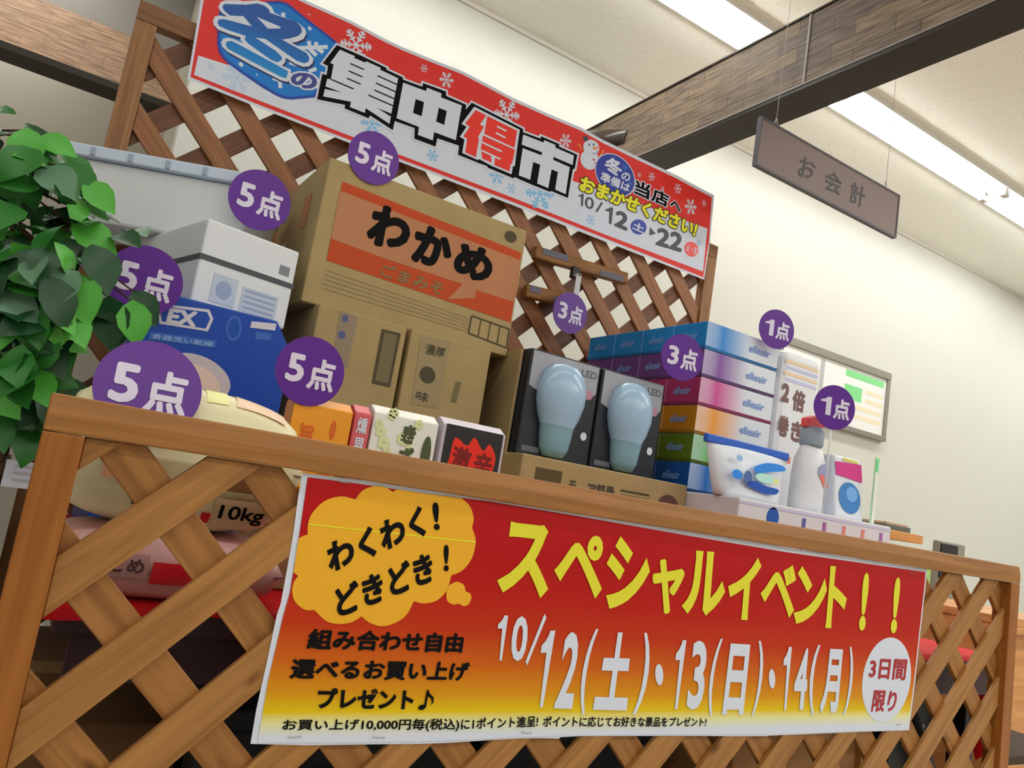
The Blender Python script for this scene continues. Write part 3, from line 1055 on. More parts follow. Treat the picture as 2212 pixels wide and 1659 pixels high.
hd.px_poly(Bz((370, 333), (595, 430), (580, 455), (745, 525), (765, 507), (980, 605), (970, 632), (1240, 760), (1110, 1440), (755, 1205), (740, 1275), (520, 1190), (535, 1110), (120, 1030), (180, 768), (235, 775), (275, 553), (225, 530)), 7.4, 0)
for a, b in (((525, 540), (730, 630)), ((500, 650), (705, 740)), ((475, 760), (680, 850)), ((235, 775), (575, 920)), ((930, 722), (1228, 857)), ((905, 830), (1205, 964)), ((880, 935), (1185, 1067)), ((795, 1010), (1165, 1172))):
    hd.px_line(Bz(a)[0], Bz(b)[0], 1.35, 8.2, 1)
hd.px_poly(Bz((148, 880), (400, 972), (140, 918)), 8.2, 1)
hd.px_poly(Bz((920, 1200), (1142, 1290), (1125, 1328)), 8.2, 1)
hd.px_poly(Bz((1315, 825), (1655, 950), (1670, 900), (1885, 985), (1880, 1045), (2190, 1165)) + [(983.6, 303.5), (936.8, 286), (934, 304), (902, 292), (904.2, 274.8), (855.8, 256)], 7.4, 0)
hd.px_poly(Bz((1500, 1070), (1625, 1115), (1588, 1325), (1460, 1275)), 8.2, 1)
hd.px_poly(Bz((1845, 1200), (1965, 1248), (1925, 1455), (1805, 1405)), 8.2, 1)
hd.px_poly(Cz((300, 215), (980, 560), (905, 1105), (878, 1100), (858, 1225), (555, 1095), (380, 1000), (350, 1010), (120, 905), (155, 705), (85, 665), (185, 515), (110, 472)), 7.4, 0)
hd.px_poly(Cz((320, 265), (480, 345), (385, 480), (445, 515), (350, 680), (372, 690), (325, 970), (165, 895), (195, 690), (135, 660), (235, 515), (165, 465)), 8.2, 2)
hd.px_poly(Cz((495, 355), (940, 575), (900, 830), (450, 620)), 8.2, 2)
hd.px_poly(Cz((430, 645), (907, 858), (888, 965), (860, 1075), (845, 1070), (825, 1180), (598, 1085), (612, 975), (395, 855)), 8.2, 2)
hd.px_poly(Cz((405, 885), (550, 945), (560, 1050), (420, 990)), 8.2, 2)
for a, b in (((640, 510), (780, 580)), ((620, 605), (765, 680)), ((410, 745), (710, 885)), ((400, 865), (690, 1000))):
    hd.px_line(Cz(a)[0], Cz(b)[0], 1.8, 9, 0)
hd.px_poly(Cz((1030, 630), (1335, 750), (1345, 715), (1512, 785), (1510, 825), (1788, 945), (1768, 1085), (1728, 1112), (1665, 1520), (1508, 1450), (1550, 1190), (1455, 1150), (1405, 1430), (1240, 1360), (1285, 1080), (1180, 1040), (1135, 1305), (965, 1240), (1025, 830), (1010, 775)), 7.4, 0)
hd.px_poly(Cz((1013, 783), (1312, 895), (1305, 940), (1020, 832)), 8.2, 1)
hd.px_poly(Cz((1485, 965), (1772, 1088), (1728, 1118), (1478, 1008)), 8.2, 1)
hd.build('headline_lettering', [white_ink, black_ink, mat('headline_red', C(222, 50, 38), 0.4)], bb, weld=False)
# snowman
sn = Print(bf)
sn.px_line(D((182, 262))[0], D((150, 215))[0], 1.1, 2.4, 3)
sn.px_line(D((150, 215))[0], D((133, 200))[0], .8, 2.45, 3)
sn.px_line(D((152, 215))[0], D((160, 196))[0], .8, 2.5, 3)
sn.px_line(D((355, 345))[0], D((400, 285))[0], 1.1, 2.4, 3)
sn.px_line(D((400, 290))[0], D((412, 262))[0], .8, 2.45, 3)
sn.px_line(D((400, 290))[0], D((388, 268))[0], .8, 2.5, 3)
sn.px_ellipse(D((260, 365))[0], (19.5, 6), (-4, 21), 2.8, 0)
sn.px_ellipse(D((277, 240))[0], (17, 5), (-3, 16.5), 3.2, 0)
sn.px_poly(D((186, 128), (234, 116), (248, 165), (206, 174)), 3.6, 1)
for c in ((257, 210), (302, 207)):
    sn.px_ellipse(D(c)[0], (1.8, 0), (.2, 2.7), 3.8, 1, 12)
sn.px_poly(D((290, 234), (386, 236), (300, 263)), 4.0, 2)
for a, b in (((275, 285), (292, 300)), ((292, 300), (320, 303)), ((320, 303), (345, 285)), ((345, 285), (348, 262))):
    sn.px_line(D(a)[0], D(b)[0], .5, 3.8, 1)
for c in ((303, 367), (320, 407), (320, 443)):
    sn.px_ellipse(D(c)[0], (2.2, .5), (0, 2.4), 3.8, 4, 12)
sn.build('snowman_print', [white_ink, mat('hat_grey', C(62, 70, 84)), mat('carrot_orange', C(232, 128, 60)), mat('twig_yellow', C(226, 150, 60)), mat('button_red', C(190, 60, 70))], bb, weld=False)
el = Print(bf)
ec = D((527, 530))[0]
el.px_ellipse(ec, (30, 40), (-29, 21.5), 4.2, 1, 48, 1.045)
el.px_ellipse(ec, (30, 40), (-29, 21.5), 4.6, 0, 48)
bov = el.build('blue_oval', [mat('oval_blue', C(42, 56, 150), 0.4), white_ink], bb, weld=False)
el = Print(bf)
el.text_px('冬', D((430, 325), (612, 385), (592, 560), (405, 485)), 5.2, 0, 0.045)
el.text_px('の', D((605, 488), (695, 520), (675, 605), (585, 572)), 5.2, 0, 0.03)
el.text_px('準備は', D((385, 486), (695, 625), (670, 715), (366, 590)), 5.2, 0, 0.03)
el.flake(D((632, 450))[0], 8, 5.2, 1)
el.flake(D((690, 615))[0], 6, 5.2, 1)
el.build('oval_lettering', [white_ink, mat('oval_flake', C(70, 130, 210))], bov, weld=False)
el = Print(bf)
for ch, q in (('当', D((745, 572), (902, 632), (884, 795), (722, 725))), ('店', D((930, 655), (1102, 740), (1078, 875), (902, 798))), ('へ', D((1112, 785), (1228, 840), (1215, 922), (1100, 870)))):
    el.text_px(ch, q, 5.0, 1, 0.035, 0.06)
    el.text_px(ch, q, 5.8, 0, 0.035)
el.build('shop_lettering', [black_ink, white_ink], bb, weld=False)
el = Print(bf)
q = D((172, 530), (1408, 1035), (1366, 1185), (140, 690))
el.text_px('おまかせください!', q, 6.2, 1, 0.05, 0.055)
el.text_px('おまかせください!', q, 7.0, 0, 0.05)
el.build('yellow_lettering', [mat('lemon_ink', C(236, 218, 36), 0.4), mat('olive_ink', C(58, 50, 22), 0.4)], bb, weld=False)
el = Print(bf)
el.text_px('1', D((140, 714), (200, 730), (188, 860), (146, 846)), 3.4, 0, 0)
el.text_px('0', D((216, 746), (312, 776), (298, 902), (203, 870)), 3.4, 0, 0.014)
el.px_poly(D((382, 812), (402, 820), (342, 921), (319, 911)), 3.4, 0)
el.text_px('1', D((424, 852), (508, 874), (490, 1048), (434, 1030)), 3.4, 0, 0)
el.text_px('2', D((542, 893), (676, 935), (655, 1122), (512, 1060)), 3.4, 0, 0.04)
el.text_px('22', D((978, 1072), (1250, 1150), (1226, 1345), (948, 1262)), 3.4, 0, 0.04)
el.px_poly(D((895, 1076), (957, 1146), (887, 1165)), 3.4, 0)
el.build('date_lettering', mat('charcoal_ink', C(74, 76, 86), 0.45), bb, weld=False)
el = Print(bf)
el.px_ellipse(D((775, 1076))[0], (17, 4), (-3, 16), 3.4, 0)
el.text_px('土', D((725, 1012), (842, 1062), (826, 1146), (708, 1092)), 4.2, 1, 0.03)
el.px_ellipse(D((1332, 1310))[0], (15, 5), (-3, 15.5), 3.4, 2)
el.text_px('火・祝', D((1285, 1250), (1402, 1298), (1385, 1375), (1266, 1332)), 4.2, 1, 0.01)
el.build('weekday_discs', [mat('disc_blue', C(58, 74, 160), 0.4), white_ink, mat('disc_red', C(222, 84, 80), 0.4)], bb, weld=False)
# ------------------------------------------------------------------ display table and cloth
TZ = 0.690
tbl = thing('display_table', 'long dark display table with black folding legs under the red cloth', 'table', (1.0, 1.37, 0))
plum = mat('plum_board', C(70, 46, 54, .8), 0.5)
blackm = mat('black_metal', (0.012, 0.012, 0.013), 0.4, 0.4)
MB().box(0.06, 1.96, 0.94, 1.84, TZ - 0.033, TZ - 0.003).build('tabletop', plum, tbl, bevel=0.002)
MB().box(0.08, 1.94, 0.95, 0.97, TZ - 0.085, TZ - 0.033).build('apron', plum, tbl)
for x in (0.255, 1.925):
    for y in (1.0, 1.76):
        MB().box(x - .02, x + .02, y - .02, y + .02, 0, TZ - .033).build('leg', blackm, tbl, bevel=0.003)
    MB().box(x - .012, x + .012, 1.02, 1.74, .22, .25).build('cross_bar', blackm, tbl)
for y in (1.0, 1.76):
    b = MB()
    b.tube([(1.905, y, .30), (1.66, y, TZ - .034)], .011, 8)
    b.build('brace', blackm, tbl)
red_cloth = mat('red_cloth', C(196, 18, 26, .9), 0.65, 0.2, var=0.1, scale=8)
# cloth: lies on the top, short fall at the front, long corner at the right end
nx, ny = 96, 24
vsx, fsx = [], []
for i in range(nx + 1):
    s = i / nx
    x = 0.045 + s * (1.972 - 0.045)
    fall = 0.012 + 0.006 * math.sin(x * 23) + max(0, x - 1.80) * 0.10
    vsx.append([(x, 0.932 - 0.004 * math.sin(x * 40), TZ - fall), (x, 0.936, TZ - 0.003), (x, 0.941, TZ)] +
               [(x, 0.941 + (1.846 - 0.941) * k / 6, TZ) for k in range(1, 7)])
m_ = len(vsx[0])
b = MB()
b.add([p for c in vsx for p in c], [(i * m_ + j, (i + 1) * m_ + j, (i + 1) * m_ + j + 1, i * m_ + j + 1) for i in range(nx) for j in range(m_ - 1)], 0, True)
end = []
for j, y in enumerate([0.936, 0.95, 0.985, 1.02, 1.06, 1.12, 1.3, 1.6, 1.846]):
    d = [0.10, 0.20, 0.24, 0.17, 0.12, 0.09, 0.07, 0.06, 0.05][j]
    end.append([(1.972, y, TZ), (1.978 + 0.006 * math.sin(j * 2), y, TZ - d * .5), (1.980 + 0.012 * math.sin(j * 2.3), y, TZ - d)])
b.add([p for c in end for p in c], [(i * 3 + j, (i + 1) * 3 + j, (i + 1) * 3 + j + 1, i * 3 + j + 1) for i in range(len(end) - 1) for j in range(2)], 0, True)
tag(b.build('tablecloth', red_cloth, loc=(1, 1.4, TZ)), 'red cloth spread over the display table, its corner hanging at the right end', 'tablecloth')

# ------------------------------------------------------------------ things under the table
slate = mat('slate_plastic', C(62, 66, 74, .55), 0.5)
for k, (x0_, x1_, y0_, h_) in enumerate(((0.27, 0.70, 1.12, .50), (0.74, 1.15, 1.15, .46))):
    cr_ = thing('storage_crate', ('dark slate plastic crate under the table, left one behind the lattice', 'dark slate plastic crate under the table, just left of the plywood box')[k], 'crate', ((x0_ + x1_) / 2, y0_ + .2, 0), 'slate crates under the table')
    b = MB()
    b.box(x0_, x1_, y0_, y0_ + .4, 0, h_)
    b.build('body', slate, cr_, bevel=0.008)
    MB().box(x0_ - .012, x1_ + .012, y0_ - .012, y0_ + .412, h_, h_ + .03).build('lid', slate, cr_, bevel=0.006)
    MB().box((x0_ + x1_) / 2 - .06, (x0_ + x1_) / 2 + .06, y0_ - .014, y0_ - .0005, h_ - .09, h_ - .06).build('handle', blackm, cr_, bevel=0.004)
ply = wood_mat('plywood', C(196, 142, 86, .85), C(214, 164, 108, .9), stretch=(1.0, 12, 12), knots=False)
pb = thing('plywood_box', 'pale plywood box standing on the floor under the right half of the table', 'box', (1.42, 1.2, 0))
MB().box(1.20, 1.64, 1.04, 1.45, 0, .53).build('body', ply, pb, bevel=0.003)
MB().box(1.19, 1.65, 1.03, 1.46, .53, .55).build('lid', ply, pb, bevel=0.003)
for xx in (1.21, 1.60):
    MB().box(xx, xx + .03, 1.028, 1.0395, .02, .53).build('batten', ply, pb)
bc = thing('equipment_case', 'tall black equipment case under the right end of the table', 'case', (1.78, 1.15, 0))
MB().box(1.69, 1.875, 1.03, 1.32, 0, .575).build('body', blackm, bc, bevel=0.012)
MB().box(1.685, 1.88, 1.025, 1.325, .575, .60).build('lid', blackm, bc, bevel=0.006)
MB().box(1.75, 1.81, 1.018, 1.0245, .50, .52).build('latch', steel, bc, bevel=0.002)
kb = thing('cardboard_box', 'brown cardboard box on the floor under the left end of the table', 'box', (.145, 1.3, 0))
MB().box(.05, .24, 1.08, 1.60, 0, .52).build('carton', mat('brown_card', C(112, 78, 48, .8), .8), kb, bevel=.004)
MB().box(.048, .242, 1.30, 1.36, .5203, .5215).build('tape', mat('tan_tape', C(150, 112, 70, .8), .5), kb)

# ------------------------------------------------------------------ rice bags at left front
def bag(name, label, x0, x1, y0, y1, z0, z1, mats, grp=None, seed=1, n=18):
    rnd = random.Random(seed)
    b = MB()
    vs_, fs_ = [], []
    for sgn in (1, -1):
        for i in range(n + 1):
            for j in range(n + 1):
                s, t_ = i / n * 2 - 1, j / n * 2 - 1
                pf = (max(0, 1 - abs(s) ** 4) ** .38) * (max(0, 1 - abs(t_) ** 4) ** .38)
                wr = 0.03 * math.sin(5 * s + 3 * t_ + seed) * pf
                z = (z0 + z1) / 2 + sgn * (z1 - z0) / 2 * min(1.0, pf + wr)
                if sgn < 0:
                    z = max(z, z0)
                vs_.append(((x0 + x1) / 2 + s * (x1 - x0) / 2 * (1 - .03 * t_ * t_), (y0 + y1) / 2 + t_ * (y1 - y0) / 2 * (1 - .04 * s * s), z))
    q = (n + 1) ** 2
    for o_ in (0, q):
        fs_ += [(o_ + i * (n + 1) + j, o_ + (i + 1) * (n + 1) + j, o_ + (i + 1) * (n + 1) + j + 1, o_ + i * (n + 1) + j + 1) for i in range(n) for j in range(n)]
    b.add(vs_, fs_, 0, True)
    t2 = thing(name, label, 'bag', ((x0 + x1) / 2, (y0 + y1) / 2, z0), grp)
    b.build('sack', mats, t2)
    return t2


cream = mat('cream_film', C(232, 214, 176), 0.35, 0.4, var=0.05, scale=6)
pinkf = mat('pink_film', C(196, 150, 146), 0.35, 0.4, var=0.1, scale=7)
r2 = bag('rice_bag', 'pinkish rice sack with a red label, under the cream one behind the front lattice', 0.030, 0.297, 0.945, 1.10, TZ + .0005, TZ + .080, pinkf, 'rice sacks', 4)
r1 = bag('rice_bag', 'cream rice sack lying on top of the pinkish one, behind the pale purple badge', 0.020, 0.297, 0.948, 1.10, TZ + .0805, TZ + .247, cream, 'rice sacks', 9)
redl = mat('red_label', C(206, 22, 40), 0.4)


class BagFace(Face):
    """print that follows the front of a sack"""

    def __init__(self, x0, z0, box):
        super().__init__((x0, 0, z0), (1, 0, 0), (0, 0, 1), (0, -1, 0), None,
                         ([.006 * i for i in range(1, 30)], [.004 * i for i in range(1, 30)]))
        self.box = box

    def at(self, u, v, h=0.0):
        xa, xb, ya, yb, za, zb = self.box
        x, z = self.O.x + u, self.O.z + v
        s_ = max(-1, min(1, (x - (xa + xb) / 2) / ((xb - xa) / 2)))
        fs = max(.3, (max(0, 1 - abs(s_) ** 4)) ** .38)
        ft = min(1, abs(z - (za + zb) / 2) / ((zb - za) / 2) / fs)
        t_ = (max(0, 1 - ft ** (1 / .38))) ** .25
        return Vector((x, (ya + yb) / 2 - t_ * (yb - ya) / 2 * (1 - .04 * s_ * s_) - .003 - h, z))


BAG_LOW = (0.030, 0.297, 0.945, 1.10, TZ + .0005, TZ + .080)
BAG_TOP = (0.020, 0.297, 0.948, 1.10, TZ + .0805, TZ + .247)


def bag_print(root, name, m, x0, x1, z0, z1, text=None, tm=None, bold=.02):
    p_ = Print(BagFace(x0, z0, BAG_LOW if root is r2 else BAG_TOP))
    p_.uv_rect(0, x1 - x0, 0, z1 - z0, 0, 0)
    o = p_.build(name, m, root, weld=False)
    if text:
        p_ = Print(p_.face)
        p_.text_uv(text, (x1 - x0) * .1, (z1 - z0) * .2, (x1 - x0) * .9, (z1 - z0) * .8, 2, 0, bold)
        p_.build('lettering', tm or black_ink, o, weld=False)
    return o


bag_print(r2, 'red_label', redl, .143, .195, .713, .737)
bag_print(r2, 'name_label', mat('label_mauve', C(176, 132, 132), .5), .095, .139, .718, .744, 'こめ', mat('umber_ink', C(84, 56, 56)), .03)
bag_print(r1, 'weight_label', mat('label_beige', C(206, 184, 148), .5), .196, .262, .779, .815, '10kg')
bag_print(r1, 'red_mark', redl, .184, .194, .784, .796)
bag_print(r1, 'brown_label', mat('label_brown', C(136, 94, 58), .5), .190, .262, .824, .842)
bag_print(r1, 'peach_label', mat('peach_ink', C(232, 164, 128), .4), .072, .098, .822, .862)
bag_print(r1, 'dark_label', mat('label_umber', C(110, 84, 68), .5), .108, .140, .796, .812)


def band(root, name, m, x0, x1, y0, y1, zf, n=8):
    b_ = MB()
    vs_ = [(x0 + (x1 - x0) * i / n, y0 + (y1 - y0) * j / n, zf(x0 + (x1 - x0) * i / n, y0 + (y1 - y0) * j / n)) for i in range(n + 1) for j in range(n + 1)]
    b_.add(vs_, [(i * (n + 1) + j, (i + 1) * (n + 1) + j, (i + 1) * (n + 1) + j + 1, i * (n + 1) + j + 1) for i in range(n) for j in range(n)], 0, True)
    return b_.build(name, m, root, weld=False)


def top_z(x, y):
    s, t_ = (x - .1585) / .1385, (y - 1.024) / .076
    s, t_ = max(-1, min(1, s)), max(-1, min(1, t_))
    pf = (max(0, 1 - abs(s) ** 4) ** .38) * (max(0, 1 - abs(t_) ** 4) ** .38)
    return TZ + .0805 + .08325 + .08325 * min(1, pf + .03 * math.sin(5 * s + 3 * t_ + 9) * pf) + .0012


band(r1, 'pink_print', mat('peach_film', C(240, 190, 160), .4), 0.20, 0.262, 0.962, 1.06, top_z)
band(r1, 'yellow_print', mat('lemon_film', C(236, 226, 150), .4), 0.165, 0.19, 0.962, 1.07, top_z)
band(r1, 'salmon_print', mat('salmon_ink', C(232, 160, 130), .4), 0.075, 0.105, 0.962, 1.07, top_z)


# ------------------------------------------------------------------ cartons
def carton(name, label, x0, x1, y0, y1, z0, z1, m=None, group=None, cat='box', bevel=0.003):
    t_ = thing(name, label, cat, ((x0 + x1) / 2, (y0 + y1) / 2, z0), group)
    MB().box(x0, x1, y0, y1, z0, z1).build('carton', m or kraft, t_, bevel=bevel)
    return t_, Face((x0, y0 - .0004, z0), (1, 0, 0), (0, 0, 1), (0, -1, 0)), Face((x0 - .0004, y1, z0), (0, -1, 0), (0, 0, 1), (-1, 0, 0))


wk, wf, wl_ = carton('noodle_carton', 'large kraft carton with an orange panel and bold black seaweed lettering, on two narrower cartons', .374, .838, 1.45, 1.78, 1.170, 1.462)
kor = mat('carton_orange', C(176, 72, 40), .7, .15)
kor2 = mat('carton_salmon', C(170, 118, 86), .75, .15, var=.06, scale=10)
zw = zm(640, 300, 1797 / 520)
p_ = Print(wf)
p_.px_poly(zw((345, 318), (1680, 850), (1600, 1370), (225, 905)), 1, 0)
p_.px_poly(zw((325, 385), (1668, 905), (1618, 1215), (1340, 1130), (1335, 1190), (1130, 1195), (1240, 1085), (650, 890), (260, 745)), 2, 1)
p_.build('orange_panel', [kor, kor2], wk, weld=False)
p_ = Print(wf)
p_.text_px('わ', zw((580, 470), (870, 560), (830, 850), (505, 780)), 3, 0, .06)
p_.text_px('か', zw((905, 610), (1190, 730), (1130, 990), (845, 910)), 3, 0, .06)
p_.text_px('め', zw((1205, 745), (1490, 850), (1440, 1090), (1160, 1010)), 3, 0, .06)
p_.build('carton_lettering', black_ink, wk, weld=False)
p_ = Print(wf)
p_.text_px('ごまみそ', zw((640, 925), (1110, 1075), (1085, 1175), (620, 1020)), 3, 1, .03)
p_.px_ellipse(zw((1600, 730))[0], (13, 4), (-2, 12), 1, 0, 16)
for q in (((1310, 1320), (1590, 1420), (1570, 1560), (1285, 1450)),):
    q = zw(*q)
    for i in range(4):
        p_.px_line(q[i], q[(i + 1) % 4], 1.6, 1 + .1 * i, 0)
    for k in range(3):
        s_ = (k + 1) / 4
        p_.px_line((q[0][0] + (q[1][0] - q[0][0]) * s_, q[0][1] + (q[1][1] - q[0][1]) * s_), (q[3][0] + (q[2][0] - q[3][0]) * s_, q[3][1] + (q[2][1] - q[3][1]) * s_), 1.2, 1.6, 0)
q = zw((210, 960), (1300, 1330), (1280, 1450), (180, 1130))
for k in range(5):
    s_ = (k + .5) / 5
    p_.px_line((q[0][0] + (q[3][0] - q[0][0]) * s_ + 4, q[0][1] + (q[3][1] - q[0][1]) * s_), (q[1][0] + (q[2][0] - q[1][0]) * s_, q[1][1] + (q[2][1] - q[1][1]) * s_), 1.2, 1, 2)
p_.build('small_print', [kraft_dark, mat('carton_olive', C(128, 104, 70), .75), mat('faint_kraft_print', C(146, 128, 92), .8)], wk, weld=False)
p_ = Print(wl_)
p_.uv_rect(.06, .12, .05, .16, 1, 0)
p_.uv_rect(.2, .25, .17, .24, 1, 1)
p_.build('side_print', [mat('grey_tape', C(180, 176, 172), .5), kor2], wk, weld=False)

c1, f1, l1 = carton('kraft_carton', 'kraft carton with blue and dark printed strips, under the left half of the orange-panelled carton', .402, .584, 1.42, 1.775, TZ + .0005, 1.1695)
p_ = Print(f1)
zs5 = zm(500, 600, 2212 / 650)
p_.px_poly(zs5((800, 240), (930, 290), (850, 660), (740, 620)), 1, 0)
p_.px_poly(zs5((1105, 375), (1245, 410), (1165, 805), (1030, 775)), 1, 1)
p_.px_poly(zs5((1125, 400), (1220, 425), (1150, 780), (1055, 755)), 1.8, 2)
p_.px_ellipse(zs5((810, 420))[0], (8, 2), (-1, 9), 1.8, 3, 16)
p_.px_ellipse(zs5((835, 300))[0], (7, 2), (-1, 8), 1.8, 3, 16)
p_.build('printed_strips', [mat('kraft_grey_strip', C(138, 122, 104), .8), kraft_dark, kraft_d, mat('kraft_blue', C(84, 88, 130), .7)], c1, weld=False)
c2, f2, l2 = carton('kraft_carton', 'kraft carton with a vertical dark printed strip, under the right half of the orange-panelled carton', .594, .782, 1.42, 1.775, TZ + .0005, 1.1695)
p_ = Print(f2)
p_.px_poly(zs5((1395, 430), (1610, 470), (1520, 960), (1320, 930)), 1, 0)
p_.px_ellipse(zs5((1440, 715))[0], (17, 5), (-3, 18), 1.8, 1, 20)
p_.text_px('濃厚', zs5((1430, 480), (1580, 520), (1560, 590), (1420, 560)), 1.8, 1, .02)
p_.text_px('味', zs5((1365, 830), (1460, 850), (1440, 920), (1345, 895)), 1.8, 1, .02)
p_.px_poly(zs5((1650, 760), (1690, 770), (1650, 920), (1610, 910)), 1, 2)
p_.build('printed_strips', [mat('kraft_grey_strip2', C(146, 130, 98), .8), kraft_dark, kraft_d], c2, weld=False)
dr, fd, ld = carton('slim_box', 'slim dark red box standing between the kraft carton and the bulb display', .7835, .7915, 1.44, 1.76, TZ + .0005, 1.16, mat('dark_red_card', C(84, 20, 18), .5))

# blue box (cut corner) with white print
bx0, bx1, byf, byb, bzt = .098, .350, 1.35, 1.74, 1.104
bl = thing('blue_box', 'large royal blue carton with cut upper corner and white tag print, behind the rice sacks', 'box', ((bx0 + bx1) / 2, 1.5, TZ))
b = MB()
b.prism([(bx0, byf, TZ + .0005), (bx1, byf, TZ + .0005), (bx1, byf, bzt - .05), (bx1 - .034, byf, bzt), (bx0, byf, bzt)], (0, byb - byf, 0))
b.build('carton', mat('royal_blue_card', C(14, 64, 160), .4, .35), bl, bevel=.003)
bfc = Face((bx0, byf - .0004, TZ), (1, 0, 0), (0, 0, 1), (0, -1, 0))
zb4 = zm(0, 500, 2074 / 700)
p_ = Print(bfc)
p_.px_poly(zb4((1010, 460), (1340, 500), (1365, 560), (1330, 640), (1020, 590)), 1, 0)
p_.px_poly(zb4((1025, 478), (1325, 516), (1345, 560), (1315, 622), (1035, 575)), 1.6, 2)
p_.text_px('EX', zb4((1085, 490), (1270, 515), (1250, 615), (1060, 585)), 2.4, 0, .05)
p_.px_poly(zb4((960, 640), (1390, 700), (1375, 745), (950, 690)), 1, 1)
p_.text_px('食器洗い乾燥', zb4((975, 650), (1370, 708), (1360, 738), (965, 685)), 1.8, 3, .02)
p_.px_poly(zb4((1610, 575), (1770, 590), (1760, 635), (1600, 615)), 1, 0)
p_.px_poly(zb4((1640, 640), (1740, 655), (1730, 700), (1630, 690)), 1, 1)
p_.px_ellipse(zb4((1495, 620))[0], (17, 4), (-4, 28), 1, 1, 24)
p_.px_ellipse(zb4((1495, 620))[0], (12, 3), (-3, 21), 1.6, 4, 24)
p_.build('carton_print', [mat('pale_pink_ink', C(196, 192, 206), .45), mat('mid_blue_ink', C(52, 96, 176), .4), mat('royal_ink', C(22, 70, 160), .4), mat('light_blue_ink', C(130, 160, 214), .4), mat('royal_ink', C(22, 70, 160), .4)], bl, weld=False)
p_ = Print(bfc)
p_.px_ellipse(zb4((1260, 930))[0], (72, 24), (-8, 46), 1, 0, 40)
p_.px_ellipse(zb4((1230, 960))[0], (60, 20), (-6, 38), 1.6, 1, 40)
p_.build('oval_picture', [mat('oval_grey', C(186, 176, 184), .45), mat('oval_pink', C(214, 190, 178), .45)], bl, weld=False)

# white box with dark band, turned a little, on the blue box
wb = thing('white_box', 'white carton with a dark strap around it, stacked on the blue carton', 'box', (.262, 1.53, bzt))
ya = R(14)
ex, ey = Vector((math.cos(ya), math.sin(ya), 0)), Vector((-math.sin(ya), math.cos(ya), 0))
cw = Vector((.176, 1.385, 0))
wcard = mat('white_card', C(206, 210, 216), .5)
def wquad(o0, lx, ly, z0, z1):
    return [o0, o0 + ex * lx, o0 + ex * lx + ey * ly, o0 + ey * ly], z0, z1
pts_, _, _ = wquad(cw, .178, .33, 0, 0)
b = MB()
b.prism([p + Vector((0, 0, bzt + .0005)) for p in pts_], (0, 0, .150))
b.build('carton', wcard, wb, bevel=.004)
wf2 = Face(cw + Vector((0, 0, bzt)) - ey * .0004, ex, (0, 0, 1), -ey)
b = MB()
pts2, _, _ = wquad(cw - ex * .0012 - ey * .0012, .1804, .3324, 0, 0)
b.prism([p + Vector((0, 0, bzt + .078)) for p in pts2], (0, 0, .0095))
b.build('strap', mat('charcoal_strap', C(70, 76, 82), .5), wb)
p_ = Print(wf2)
p_.uv_rect(.03, .075, .012, .062, 1, 0)
p_.uv_rect(.085, .155, .012, .055, 1, 0)
for k in range(4):
    p_.uv_rect(.09, .15, .017 + .01 * k, .021 + .01 * k, 1.8, 1)
p_.uv_ellipse((.052, .037), .014, .016, 1.8, 1, 20)
p_.uv_rect(.145, .165, .098, .115, 1, 2)
p_.build('pale_print', [mat('pale_steel_ink', C(176, 186, 204), .5), mat('steel_ink', C(140, 156, 186), .5), mat('grey_ink', C(120, 124, 134), .5)], wb, weld=False)

# long white storage container on top, set askew
ctz = bzt + .1508
ca = R(-28)
cex, cey = Vector((math.cos(ca), math.sin(ca), 0)), Vector((-math.sin(ca), math.cos(ca), 0))
c0 = P(552, 440, 1.50)
c0 = Vector((c0.x, 1.50, 0)) - cex * .37
LC, DC = .37, .185
ct = thing('storage_container', 'long white plastic storage container with pale blue rimmed lid, lying askew on the white carton', 'container', c0 + cex * .18 + Vector((0, 0, ctz)))


def cpt(a_, b_, z_):
    return c0 + cex * a_ + cey * b_ + Vector((0, 0, ctz + z_))


b = MB()
b.add([cpt(.02, .015, 0), cpt(LC - .02, .015, 0), cpt(LC - .02, DC - .015, 0), cpt(.02, DC - .015, 0),
       cpt(0, 0, .115), cpt(LC, 0, .115), cpt(LC, DC, .115), cpt(0, DC, .115)],
      [(0, 1, 2, 3), (4, 5, 6, 7), (0, 1, 5, 4), (1, 2, 6, 5), (2, 3, 7, 6), (3, 0, 4, 7)])
b.build('tub', mat('white_plastic', C(212, 216, 222), .4), ct, bevel=.006)
b = MB()
b.obox(cpt(LC / 2, DC / 2, .127), cex * (LC / 2 + .01), cey * (DC / 2 + .012), Vector((0, 0, .0118)))
b.obox(cpt(LC / 2, DC / 2, .142), cex * (LC / 2 - .012), cey * (DC / 2 - .012), Vector((0, 0, .003)))
b.build('lid', mat('pale_blue_plastic', C(188, 202, 220), .4), ct, bevel=.004)
for k in range(5):
    MB().obox(cpt(.06 + k * .07, -.0135, .126), cex * .004, cey * .0018, Vector((0, 0, .008))).build('lid_rib', mat('rib_grey', C(150, 164, 184), .4), ct, bevel=.001)

